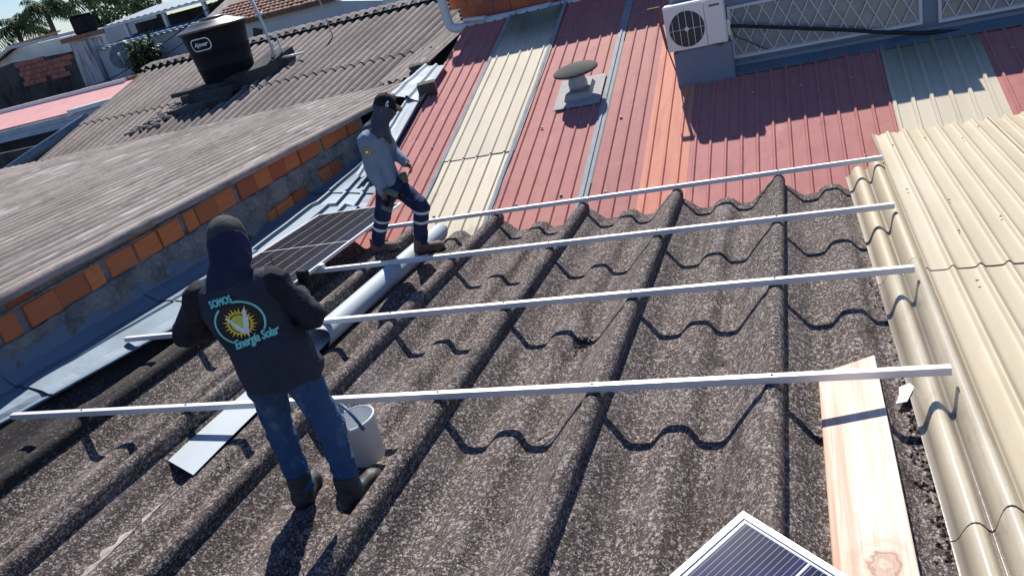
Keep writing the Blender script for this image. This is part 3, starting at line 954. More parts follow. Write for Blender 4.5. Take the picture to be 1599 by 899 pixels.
mb.grid(P, 0, True)
# thin bed joint above the main course
P = []
for i in range(90):
    y = 3.2 + (11.4 - 3.2) * i / 89
    z = min(rowz(y) + .232, .500 - .0316 * (y - 4.6) - .05)
    P.append([V(-6.70 + a + .012 * mnoise.noise(V(y * 8, b * 40, 2)), y, z + b) for (a, b) in ((-.05, -.012), (.010, -.010), (.016, .004), (.008, .018), (-.05, .02))])
mb.grid(P, 0, True)
mb.build('mortar', M['mortar'], bw)

# flashing: bent galvanised sheets between wall and dark roof
fl = thing('flashing', 'grey galvanised flashing folded between the block wall and the dark roof', 'flashing', RF(-6.4, 5, 0))


def flash_piece(v0, v1, ends0, ends1, lift=0.0):
    """cross-section from the wall foot down to the roof; ends = u of lower edge"""
    P = []
    n = 14
    for i in range(n):
        t = i / (n - 1); v = v0 + (v1 - v0) * t
        e = ends0 + (ends1 - ends0) * t + mnoise.noise(V(v * 3, 4, 4)) * .015
        top = -6.655 + mnoise.noise(V(v * 2.2, 9, 1)) * .03
        mid = top + (e - top) * .40
        cs = [(top - .03, .30 + mnoise.noise(V(v * 4, 2, 2)) * .08), (top + .015, .14), (top + (mid - top) * .5, .055), (mid, .045), (mid + .012, .022), (mid + .035, .018), (mid + .05, .036), (e - (e - mid) * .35, -.012), (e - .05, -.045), (e, -.05), (e + .004, -.062)]
        P.append([RF(u, v, w_ + lift + mnoise.noise(V(u * 5, v * 3, 3)) * .006) for (u, w_) in cs])
    mb = MB(); mb.slab(P, RF(0, 0, -.003), 0, False)
    return mb.build('flashing_sheet', M['flash'], fl)


flash_piece(2.6, 4.45, -6.60, -6.14, -.012)
flash_piece(4.25, 6.2, -6.16, -5.76, 0.0)
flash_piece(6.0, 7.45, -5.80, -5.62, .012)

# valley gutter sheets running on beside the red roof
vg = thing('valley_gutter', 'long ribbed galvanised gutter sheets beside the red roof, behind the tilted solar panel', 'gutter', V(-6.2, 9, -.4))


def vz(x, y):
    t = (x + 6.62) / (6.62 - 5.60)
    base = -.36 + (max(0, y - 10.5)) * .105
    return base + (RED(0, y).z - .01 - base) * max(0, t) ** 1.5 * (1 if y > 9 else .35) - .02


for i, (y0, y1) in enumerate(((7.3, 9.6), (9.45, 12.3))):
    P = []
    for k in range(14):
        y = y0 + (y1 - y0) * k / 13
        row = []
        for (x, h) in ((-6.66, .02), (-6.60, .0), (-6.36, 0), (-6.345, .045), (-6.315, .045), (-6.30, 0), (-6.10, 0), (-6.085, .045), (-6.055, .045), (-6.04, .0), (-5.84, .0), (-5.825, .045), (-5.795, .045), (-5.78, 0), (-5.62, .01)):
            row.append(V(x, y, vz(x, y) + h + .014 * i + mnoise.noise(V(x * 3, y * 2, 6)) * .006))
        P.append(row)
    mb = MB(); mb.slab(P, (0, 0, -.003), 0, False); mb.build('gutter_sheet', M['flash'], vg)

# ================================================================= OBJECTS ON AND ABOVE THE ROOFS
# ---------------------------------------------------------------- house wall behind the red roof
hw = thing('house_wall', 'shaded grey house wall with two lattice windows above the red roof', 'wall', (0, 11.2, 0))
mb = MB()
P0 = [(-1.50, -.9), (6.5, -.9), (6.5, .84), (1.4, .84), (-.6, 1.06), (-1.50, 1.06)]
ops = [(-.80, 1.43, .12, .78), (1.60, 3.8, .10, .72)]
# wall built round the openings
xs = [-1.50, -.80, 1.43, 1.60, 3.8, 6.5]
for i in range(5):
    a, b = xs[i], xs[i + 1]
    if i in (1, 3):
        lo, hi = (ops[0][2], ops[0][3]) if i == 1 else (ops[1][2], ops[1][3])
        mb.box(((a + b) / 2, 11.165, (-.9 + lo) / 2), (b - a, .25, lo + .9))
        mb.box(((a + b) / 2, 11.165, (hi + (1.04 if i == 1 else .86)) / 2), (b - a, .25, (1.04 if i == 1 else .86) - hi))
    else:
        mb.box(((a + b) / 2, 11.165, ((1.05 if i < 2 else .86) - .9) / 2), (b - a, .25, (1.05 if i < 2 else .86) + .9))
mb.build('wall', M['grey_wall'], hw)
mb = MB(); mb.box((1.9, 11.03, .045), (5.6, .06, .05), 0, None, .01); mb.build('sill', M['grey_wall'], hw)
for (x0, x1, z0, z1) in ops:
    wn_ = MB()
    fw = .035
    for (cx, cz, sx, sz) in (((x0 + x1) / 2, z0 + fw / 2, x1 - x0, fw), ((x0 + x1) / 2, z1 - fw / 2, x1 - x0, fw), (x0 + fw / 2, (z0 + z1) / 2, fw, z1 - z0 - 2 * fw), (x1 - fw / 2, (z0 + z1) / 2, fw, z1 - z0 - 2 * fw)):
        wn_.box((cx, 11.02, cz), (sx, .05, sz))
    wo_ = wn_.build('window', M['lattice'], hw)
    pm = MB()
    npn = 1
    for k in range(npn):
        a = x0 + fw + (x1 - x0 - 2 * fw) * k / npn; b = x0 + fw + (x1 - x0 - 2 * fw) * (k + 1) / npn
        pm2 = MB(); pm2.box(((a + b) / 2, 11.055, (z0 + z1) / 2), (b - a, .008, z1 - z0 - 2 * fw)); pm2.build('pane', M['glass_dull'], wo_)
    H = z1 - z0 - 2 * fw; zb = z0 + fw
    sl = .52; pitch = .185
    xx = x0 - H
    while xx < x1 + H:
        for sg, yy in ((1, 11.012), (-1, 11.020)):
            # bar from bottom to top leaning either way, clipped to the frame
            a = V(xx, yy, zb); b = V(xx + sg * H * sl, yy, zb + H)
            lo, hi = x0 + fw, x1 - fw
            dx = b.x - a.x
            t0, t1 = 0.0, 1.0
            ta, tb_ = (lo - a.x) / dx, (hi - a.x) / dx
            t0 = max(t0, min(ta, tb_)); t1 = min(t1, max(ta, tb_))
            if t1 - t0 > .05:
                bm_ = MB(); bm_.beam(a.lerp(b, t0), a.lerp(b, t1), .012, .010, 0, (0, 1, 0)); bm_.build('lattice_bar', M['lattice'], wo_)
        xx += pitch
# plinth under the air conditioner, with a tarry skirt where it meets the roof
pn = thing('concrete_ledge', 'dark blue grey painted ledge under the air conditioner at the foot of the house wall', 'ledge', (-1.1, 10.98, 0))
mb = MB()
mb.prism([V(-1.52, 10.90, -.05), V(-.80, 10.90, .0), V(.95, 10.97, -.02), V(.95, 11.035, -.02), V(-1.52, 11.035, -.05)], (0, 0, .0))
mb = MB()
mb.box((-1.15, 10.93, .13), (.74, .20, .50), 0, None, .015)
mb.build('ledge_block', M['grey_wall'], pn)
mb = MB()
P = [[V(x, 11.04 - d - (.03 * mnoise.noise(V(x * 3, d, 3)) if d else 0), RED(0, 11.04 - d).z + h) for (d, h) in ((0, .14), (.02, .05), (.12, .032), (.20, .027))] for x in np.linspace(-.78, 4.2, 50)]
mb.slab(P, (0, 0, -.006), 0, False)
mb.build('flashing_skirt', M['flash'], pn)

# ---------------------------------------------------------------- outdoor air-conditioning unit
ax0, ax1, az0, az1, ay0, ay1 = -1.575, -.815, .385, .955, 10.80, 11.03
ac = thing('air_conditioner', 'white outdoor air conditioner unit with round fan grille beside the lattice window', 'air conditioner', ((ax0 + ax1) / 2, 10.92, az0))
fc = V(-1.298, 0, .645); fr = .225
mb = MB()
mb.box(((ax0 + ax1) / 2, (ay0 + ay1) / 2 + .012, (az0 + az1) / 2), (ax1 - ax0, ay1 - ay0 - .024, az1 - az0), 0, None, .012)
mb.build('casing', M['white_paint'], ac)
# front panel with round hole
mb = MB()
nseg = 48
zc0, zc1, xr = az0 + .01, az1 - .012, -1.065
ring = []; outer = []
for i in range(nseg):
    a = 2 * pi * i / nseg
    ring.append(V(fc.x + fr * cos(a), ay0 - .004, fc.z + fr * sin(a)))
    dx, dz = cos(a), sin(a)
    tx = ((xr - fc.x) / dx if dx > 0 else (ax0 + .008 - fc.x) / dx) if abs(dx) > 1e-6 else 9
    tz = ((zc1 - fc.z) / dz if dz > 0 else (zc0 - fc.z) / dz) if abs(dz) > 1e-6 else 9
    t = min(tx, tz)
    outer.append(V(fc.x + dx * t, ay0 - .004, fc.z + dz * t))
n = len(mb.v); mb.v += ring + outer + [p + V(0, .016, 0) for p in ring]
for i in range(nseg):
    j = (i + 1) % nseg
    mb.face((n + i, n + j, n + nseg + j, n + nseg + i))
    mb.face((n + j, n + i, n + 2 * nseg + i, n + 2 * nseg + j))
mb.build('fan_panel', M['white_paint'], ac)
mb = MB(); mb.lathe((fc.x, ay0 + .011, fc.z), [(fr, 0), (fr, -.004), (.001, -.004)], 40, 0, (0, -1, 0), False); mb.build('fan_recess', M['dark_gap'], ac)
gr = MB()
for r_ in np.linspace(.03, fr - .004, 13):
    pts = [V(fc.x + r_ * cos(a), ay0 - .003, fc.z + r_ * sin(a)) for a in np.linspace(0, 2 * pi, 33)]
    gr.tube(pts, .0045, 5, 0, False)
gro = gr.build('fan_grille', M['grille'], ac)
sp_ = MB()
for k in range(-2, 3):
    x = fc.x + k * .088; hh = math.sqrt(max(.001, fr ** 2 - (k * .088) ** 2))
    sp_.tube([V(x, ay0 - .008, fc.z - hh), V(x, ay0 - .008, fc.z + hh)], .0042, 6)
sp_.tube([V(fc.x - fr, ay0 - .006, fc.z), V(fc.x + fr, ay0 - .006, fc.z)], .0035, 6)
sp_.lathe((fc.x, ay0 - .012, fc.z), [(.028, 0), (.028, .006), (.02, .009)], 16, 0, (0, -1, 0))
sp_.build('grille_spokes', M['white_paint'], gro)
mb = MB(); mb.box((-.943, ay0 - .002, (az0 + az1) / 2), (.232, .016, az1 - az0 - .03), 0, None, .006); mb.build('service_panel', M['white_paint'], ac)
mb = MB(); mb.box((-.93, ay0 - .0115, az1 - .085), (.13, .003, .028)); mb.build('badge', M['grille'], ac)
for sx_ in (ax0 + .10, ax1 - .10):
    mb = MB(); mb.box((sx_, 10.92, az0 - .012), (.06, .27, .024), 0, None, .004); mb.build('foot', M['steel'], ac)
mb = MB(); mb.box((ax1 + .022, 10.95, az0 + .16), (.045, .13, .20), 0, None, .012); mb.build('valve_cover', M['white_paint'], ac)

# cables from the unit along the wall
cb = MB()
pts = [V(-.79, 10.93, .56), V(-.70, 10.90, .545), V(-.32, 10.94, .45), V(.10, 10.95, .345), V(.42, 10.95, .265), V(.75, 10.95, .185), V(.96, 10.95, .125), V(1.41, 10.95, .03), V(1.96, 10.95, -.045), V(2.48, 10.95, -.09), V(3.4, 10.95, -.09), V(4.2, 10.95, -.08)]


def smooth(pts, n=6):
    out = []
    for i in range(len(pts) - 1):
        p0 = pts[max(i - 1, 0)]; p1 = pts[i]; p2 = pts[i + 1]; p3 = pts[min(i + 2, len(pts) - 1)]
        for k in range(n):
            t = k / n
            out.append(.5 * ((2 * p1) + (p2 - p0) * t + (2 * p0 - 5 * p1 + 4 * p2 - p3) * t * t + (3 * p1 - p0 - 3 * p2 + p3) * t ** 3))
    out.append(pts[-1])
    return out


cb.tube([p + V(0, 0, .006 * mnoise.noise(p * 9)) for p in smooth(pts, 6)], .022, 8)
tag(cb.build('cable', M['cable']), 'thick black cable bundle sagging across the lattice windows', 'cable')
cb = MB()
cb.tube(smooth([V(-.79, 10.94, .60), V(-.75, 10.88, .50), V(-.70, 10.90, .40), V(-.60, 10.93, .34), V(-.42, 10.95, .21), V(-.35, 10.97, .17)], 6), .007, 6)
tag(cb.build('cable', M['cable']), 'thin black cable looping down from the air conditioner over the left lattice window', 'cable')

# rusty steel post left of the unit
mb = MB()
mb.beam(V(-1.655, 10.93, .95), V(-1.60, 10.95, .42), .035, .035, 0, (0, 1, 0))
mb.beam(V(-1.60, 10.95, .42), V(-1.515, 10.98, -.02), .016, .016, 0, (0, 1, 0))
mb.box((-1.70, 10.93, .955), (.16, .05, .03))
tag(mb.build('steel_post', M['rust']), 'thin rusty steel post standing on the red roof left of the air conditioner', 'post')

# ---------------------------------------------------------------- mushroom vent on the red roof
vb = RED(-2.93, 11.15)
vt = thing('roof_vent', 'mushroom roof vent with a rough dark round cap on a square metal base', 'vent', vb)
q = V(0, 0, 1).rotation_difference(NRED).to_matrix()
mb = MB()
ex, ey = V(1, 0, 0), V(0, cos(radians(16.4)), sin(radians(16.4)))


def vplate(hw_, z0, hw2, z1, hy=None):
    hy = hy or hw_; hy2 = hw2 * hy / hw_
    a = [vb + ex * sx * hw_ + ey * sy * hy + NRED * z0 for sx, sy in ((-1, -1), (1, -1), (1, 1), (-1, 1))]
    b = [vb + ex * sx * hw2 + ey * sy * hy2 + NRED * z1 for sx, sy in ((-1, -1), (1, -1), (1, 1), (-1, 1))]
    n = len(mb.v); mb.v += a + b
    for f in ((3, 2, 1, 0), (4, 5, 6, 7), (0, 1, 5, 4), (1, 2, 6, 5), (2, 3, 7, 6), (3, 0, 4, 7)):
        mb.face([n + i for i in f])


vplate(.335, .024, .335, .032, .41)
vplate(.20, .032, .17, .10, .22)
mb.build('base_plate', M['concrete_pale'], vt)
mb = MB(); mb.lathe(vb + NRED * .09, [(.135, 0), (.135, .10), (.12, .12), (.12, .27), (.10, .33)], 28, 0, (0, -.12, 1))
mb.build('stack', M['galv'], vt)
M['cap_rough'] = pmat('rough_stone_cap', (0.075, 0.071, 0.069), .95, layers=[(50, (0.15, 0.14, 0.135), .5, .7, (1, 1, 1), 5, .8), (6, (0.045, 0.042, 0.042), .5, .7, (1, 1, 1), 5, .7)], bump=[(70, .6, .01, 5)])
mb = MB(); mb.lathe(vb + V(0.01, -.06, .335), [(.001, -.02), (.28, -.012), (.318, 0), (.322, .014), (.305, .03), (.17, .072), (.07, .09), (.001, .094)], 40, 0, (-.02, -.13, 1))
mb.build('cap', M['cap_rough'], vt)

# ---------------------------------------------------------------- left part of the back wall: hollow clay blocks, pvc downpipe and gutter
hb = thing('block_wall', 'hollow clay block wall above the grey pvc pipe at the top of the red roof', 'wall', (-4, 14.6, 1))
for r in range(6):
    x = -5.78 - .16 * (r % 2)
    z = 1.02 + .235 * r
    while x < -1.7:
        mb = MB(); zz = z + rnd.uniform(-.004, .004)
        mb.box((x + .16, 14.66, zz + .11), (.32, .12, .215), 0, None, .006); mb.build('clay_block', M['brick'], hb)
        x += .335
for r in range(6):
    mb = MB()
    for k in range(3):
        for j in range(2):
            mb.box((-5.80 - .16 * (r % 2) + .0, 14.635 + .05 * j, 1.06 + .235 * r + .07 * k), (.03, .032, .05))
    mb.build('block_holes', M['dark_gap'], hb)
mb = MB(); mb.box((-3.6, 14.665, 1.65), (4.3, .10, 1.46)); mb.box((-3.6, 14.6, .55), (4.4, .2, .9)); mb.build('mortar', M['mortar'], hb)
pp = thing('pvc_pipe', 'grey pvc downpipe bending along the foot of the clay block wall', 'pipe', (-5.9, 14.4, 1))
mb = MB(); mb.tube(smooth([V(-5.985, 14.4, 1.9), V(-5.985, 14.4, 1.35), V(-5.98, 14.4, 1.14), V(-5.95, 14.4, 1.01), V(-5.86, 14.4, .95), V(-5.72, 14.4, .935), V(-5.5, 14.4, .935)], 6), .085, 16)
mb.build('elbow', M['pvc'], pp)
mb = MB(); mb.tube([V(-5.52, 14.4, .94), V(-4.60, 14.4, .925)], .098, 16); mb.build('pipe_length', M['pvc'], pp)
mb = MB(); mb.tube([V(-4.62, 14.4, .925), V(-3.98, 14.4, .925)], .108, 16); mb.build('pipe_length', M['pvc'], pp)
mb = MB(); mb.tube([V(-4.0, 14.4, .925), V(-1.7, 14.4, .905)], .085, 16); mb.build('pipe_length', M['pvc'], pp)
mb = MB(); mb.box((-5.42, 14.33, 1.05), (.42, .16, .05), 0, Matrix.Rotation(.1, 3, 'Y')); tag(mb.build('metal_offcut', M['galv_new']), 'bright white metal offcut lying on the pvc pipe at the elbow', 'offcut')

# bright loose sheets beside the red roof, with weights on them
def loose_sheet(name, pts0, pts1, ribs, mat, label, lift=.02):
    """rows from near edge pts0 (left,right) to far edge pts1"""
    P = []
    for i in range(12):
        t = i / 11
        a = Vector(pts0[0]).lerp(Vector(pts1[0]), t); b = Vector(pts0[1]).lerp(Vector(pts1[1]), t)
        row = []
        for j in range(25):
            s = j / 24
            z = .035 if (s * ribs) % 1 < .18 else 0
            row.append(a.lerp(b, s) + V(0, 0, z + lift + .02 * mnoise.noise(V(s * 3, t * 4, len(label)))))
        P.append(row)
    mb = MB(); mb.slab(P, (0, 0, -.004), 0, False)
    return tag(mb.build(name, mat), label, 'metal sheet')


loose_sheet('loose_sheet', ((-6.36, 12.15, .30), (-5.60, 11.62, .20)), ((-6.15, 13.3, .50), (-5.52, 12.75, .50)), 2, M['strip'], 'bright loose metal sheet lying under the dark brick beside the red roof', .05)
loose_sheet('loose_sheet', ((-6.02, 9.7, -.36), (-5.66, 9.75, -.37)), ((-6.02, 12.0, .20), (-5.66, 11.9, .24)), 1, M['strip'], 'bright narrow metal sheet behind the head of the standing worker', .06)
M['dark_brick'] = pmat('sooty_brick', (0.07, 0.058, 0.052), .95, layers=[(20, (0.12, 0.10, 0.09), .5, .7, (1, 1, 1), 5, .7)], bump=[(30, .5, .01, 5)])
mb = MB(); mb.box((-5.62, 11.98, .37), (.30, .20, .19), 0, Matrix.Rotation(.35, 3, 'Z') @ Matrix.Rotation(.12, 3, 'X'), .015)
tag(mb.build('loose_brick', M['dark_brick']), 'dark brick weighing down the bright loose metal sheet', 'brick')
for (c, sz, rz, lab) in ((V(-6.95, 14.75, .34), (.42, .30, .20), .5, 'black chunk of rubble on the corner of the grey roof, the upper of two'), (V(-6.62, 14.05, .24), (.36, .24, .17), -.3, 'grey black chunk of rubble on the corner of the grey roof, the lower of two')):
    mb = MB()
    bmq = bmesh.new(); bmesh.ops.create_icosphere(bmq, subdivisions=2, radius=.5)
    R_ = Matrix.Rotation(rz, 3, 'Z')
    n = len(mb.v)
    for v_ in bmq.verts:
        p = v_.co.copy()
        p = V(*[max(-.36, min(.36, a)) for a in p]) / .72
        p *= 1 + .25 * mnoise.noise(p * 2.5 + c)
        mb.v.append(R_ @ V(p.x * sz[0], p.y * sz[1], p.z * sz[2]) + c)
    for f in bmq.faces: mb.face([n + v_.index for v_ in f.verts])
    bmq.free()
    tag(mb.build('rubble', M['dark_concrete'] if 'upper' not in lab else M['dark_brick']), lab, 'rubble', 'rubble weighing down the roof corner')

# ---------------------------------------------------------------- solar panels
def panel(label, A, ux, uy, wd, ln, matc, fw, depth, half, margin=.012, nx=6):
    """A corner, ux along the short side, uy along the long side"""
    ux = Vector(ux).normalized(); uy = (Vector(uy) - ux * Vector(uy).dot(ux)).normalized(); nz = ux.cross(uy)
    if nz.z < 0: nz = -nz
    A = Vector(A)
    t = thing('solar_panel', label, 'solar panel', A)
    P = lambda x, y, z=0: A + ux * x + uy * y + nz * z
    mb = MB()
    for (x0, x1, y0, y1) in ((0, wd, 0, fw), (0, wd, ln - fw, ln), (0, fw, fw, ln - fw), (wd - fw, wd, fw, ln - fw)):
        n = len(mb.v)
        mb.v += [P(x, y, z) for z in (-depth, 0) for x, y in ((x0, y0), (x1, y0), (x1, y1), (x0, y1))]
        for f in ((3, 2, 1, 0), (4, 5, 6, 7), (0, 1, 5, 4), (1, 2, 6, 5), (2, 3, 7, 6), (3, 0, 4, 7)):
            mb.face([n + i for i in f])
    mb.build('frame', M['alu'], t)
    mb = MB(); mb.prism([P(fw, fw, -.006), P(wd - fw, fw, -.006), P(wd - fw, ln - fw, -.006), P(fw, ln - fw, -.006)], nz * -.004)
    mb.build('backsheet', M['lens_white'], t)
    # strings of cells: one strip per column and half, each its own part
    x0, x1 = fw + margin, wd - fw - margin
    cw = (x1 - x0) / nx
    halves = [(fw + margin, ln / 2 - half), (ln / 2 + half, ln - fw - margin)] if half else [(fw + margin, ln - fw - margin)]
    for (y0, y1) in halves:
        for k in range(nx):
            a, b = x0 + k * cw + .005, x0 + (k + 1) * cw - .005
            me = bpy.data.meshes.new('cell_string')
            w_, h_ = b - a, y1 - y0
            me.from_pydata([(0, 0, 0), (w_, 0, 0), (w_, h_, 0), (0, h_, 0)], [], [(0, 1, 2, 3)])
            me.materials.append(matc)
            o = link('cell_string', me, t)
            m4 = Matrix((ux, uy, nz)).transposed().to_4x4()
            m4.translation = P(a, y0, -.0035) - A
            o.matrix_local = m4
    return t


panel('black solar panel resting on the far rails beside the brick wall', RF(-6.00, 5.84, .092), RF(-4.755, 5.86, .09) - RF(-6.0, 5.84, .09), RF(-6.03, 8.59, .09) - RF(-6.0, 5.84, .09), 1.235, 2.75, M['cells_far'], .016, .035, .012)
mb = MB(); mb.box(RF(-4.745, 6.505, .066), (.05, .06, .05), 0, None, .006); tag(mb.build('panel_clamp', M['alu']), 'small aluminium end clamp gripping the far solar panel on its rail', 'clamp')
c0 = RF(-0.374, 2.623, 0.093)
panel('blue solar panel lying at the lower right corner, only its tip in view', c0, RF(0.004, 2.323, 0.044) - c0, RF(-0.643, 2.294, 0.036) - c0, 1.0, 1.0, M['cells_near'], .026, .028, 0, .012, 3)

# ---------------------------------------------------------------- plank, bucket, flashing roll, offcuts and twigs
pk = MB()
uA, uB, wA, wB = -.055, .256, -.168, -.128
top = [RF(uA, 4.20, wA), RF(uB, 4.32, wB), RF(uB + .0, 1.2, wB + .012), RF(uA + .005, 1.2, wA + .012)]
nrm = (top[1] - top[0]).cross(top[3] - top[0]).normalized()
if nrm.z < 0: nrm = -nrm
ky = (top[0] - top[3]).normalized(); kx = ky.cross(nrm)
org = RF(.1, 4.2, -.15)
Mt = Matrix((kx, ky, nrm)).transposed()
Mi = Mt.transposed()
pk.prism([Mi @ (p - org) for p in top], Mi @ (nrm * -.024))
po = pk.build('timber_plank', M['wood'])
m4 = Mt.to_4x4(); m4.translation = org
po.matrix_world = m4
bv = po.modifiers.new('bevel', 'BEVEL'); bv.width = .003; bv.segments = 1
tag(po, 'pale sawn timber plank with a knot, lying on the dark roof at the right', 'plank')

bk0 = RF(-2.645, 3.43, -.172)
bk = thing('bucket', 'white plastic bucket with blue handle standing behind the worker in jeans', 'bucket', bk0)
mb = MB()
prof = [(.001, 0), (.098, 0), (.102, .008), (.128, .272), (.136, .274), (.137, .292), (.130, .295), (.125, .285), (.100, .016), (.001, .014)]
bax = V(-.06, -.02, 1)
mb.lathe(bk0, prof, 36, 0, bax)
mb.build('pail', M['bucket'], bk)
mb = MB()
R_ = V(0, 0, 1).rotation_difference(bax.normalized())
hd = V(.80, -.60, 0).normalized()
pts = []
for i in range(15):
    a = pi * i / 14
    pts.append(bk0 + R_ @ (hd * (-.138 * cos(a)) + V(0, 0, .262 + .135 * sin(a)) + V(-.6, -.8, 0) * .02 * sin(a)))
mb.tube(pts, .0105, 8)
mb.build('handle', M['blue_rope'], bk)

fs = thing('metal_strip', 'pale metal strip lying in a trough, curled into a half tube at its far end', 'metal strip', RF(-3.97, 5, -.1))
P = []
for i in range(22):
    t = i / 21
    P.append([RF((-4.02 if a < .99 and a > -.99 else -4.02) + .168 * a - .10 * t, 3.31 - .075 * a * (1 - t) + (6.1 - 3.31) * t, -.150 + .022 * t - .006 * a + .004 * sin(t * 9)) for a in (-1, -.5, 0, .5, 1)])
mb = MB(); mb.slab(P, RF(0, 0, -.002), 0, False); mb.build('flat_sheet', M['strip'], fs)
P = []
for i in range(26):
    v = 5.04 + (7.72 - 5.04) * i / 25
    r = .112 - .004 * (v - 5) + .004 * mnoise.noise(V(v, 1, 1))
    cx = -3.955 + .012 * (v - 5) * .3; cw = -.085
    row = []
    for j in range(25):
        a = radians(-55 + 290 * j / 24)
        row.append(RF(cx + r * cos(a), v + .02 * sin(3 * a) * (1 if i in (0, 25) else 0), cw + r * .92 * sin(a)))
    P.append(row)
mb = MB(); mb.slab(P, RF(0, 0, -.002), 0, True); mb.build('half_tube', M['strip'], fs)

mb = MB()
mb.prism([RF(.318, 3.90, -.205), RF(.345, 3.99, -.205), RF(.352, 4.06, -.20), RF(.408, 4.09, -.195), RF(.425, 4.05, -.195), RF(.375, 3.92, -.205)], RF(0, 0, .004))
tag(mb.build('offcut', M['white_bit']), 'small white plastic offcut lying between plank and cream roof', 'offcut')
for (pts, r, lab) in (([RF(-1.62, 3.635, -.215), RF(-1.585, 3.69, -.205), RF(-1.54, 3.72, -.20)], .006, 'dry twig in a trough just below the nearest rail'),
                      ([RF(-1.01, 4.665, -.218), RF(-.965, 4.69, -.21), RF(-.92, 4.73, -.20)], .005, 'pale twig in a trough below the third rail')):
    mb = MB(); mb.tube(pts, r, 6, 0, True, [r, r * .9, r * .4]); mb.tube([pts[1], pts[1] + V(.03, .02, .012)], r * .5, 5); tag(mb.build('twig', M['twig']), lab, 'twig')
# scattered grit and moss crumbs in the troughs
mb = MB()
for _ in range(760):
    k = rnd.randrange(6); u = RIDGE0 - k - 1 + rnd.choice((rnd.uniform(.22, .36), rnd.uniform(.64, .74), rnd.uniform(.2, .8)))
    v = rnd.uniform(1.2, 7.6)
    big = 1.0
    if _ >= 420 and _ < 640:      # crumbs along the foot of the cream sheets
        k = -1; v = rnd.choice((rnd.gauss(3.4, .35), rnd.uniform(2.2, 5.6))); u = (.405 if v < 5.5 else .35) - abs(rnd.gauss(0, .03)); big = 1.3
    elif _ >= 640:                # a clump of moss in one trough
        k = 1; u = -1.66 + rnd.gauss(0, .03); v = 4.93 + rnd.gauss(0, .05); big = 1.7
    a = u - (RIDGE0 - k - 1)
    w_ = np.interp(a, [p[0] for p in PROF], [p[1] for p in PROF])
    r = rnd.uniform(.003, .009) * big
    c = RF(u, v, w_ + r * .4)
    n = len(mb.v)
    for d in ((1, 0, 0), (-1, .2, 0), (0, 1, 0), (.1, -1, 0), (0, 0, .8)):
        mb.v.append(c + V(*d) * r * rnd.uniform(.7, 1.3))
    for f in ((0, 2, 4), (2, 1, 4), (1, 3, 4), (3, 0, 4)): mb.face([n + i for i in f])
o = mb.build('grit', pmat('black_moss_grit', (0.03, 0.026, 0.022), .95)); o['kind'] = 'stuff'; tag(o, 'dark moss crumbs scattered in the troughs of the fibre cement roof', 'grit')

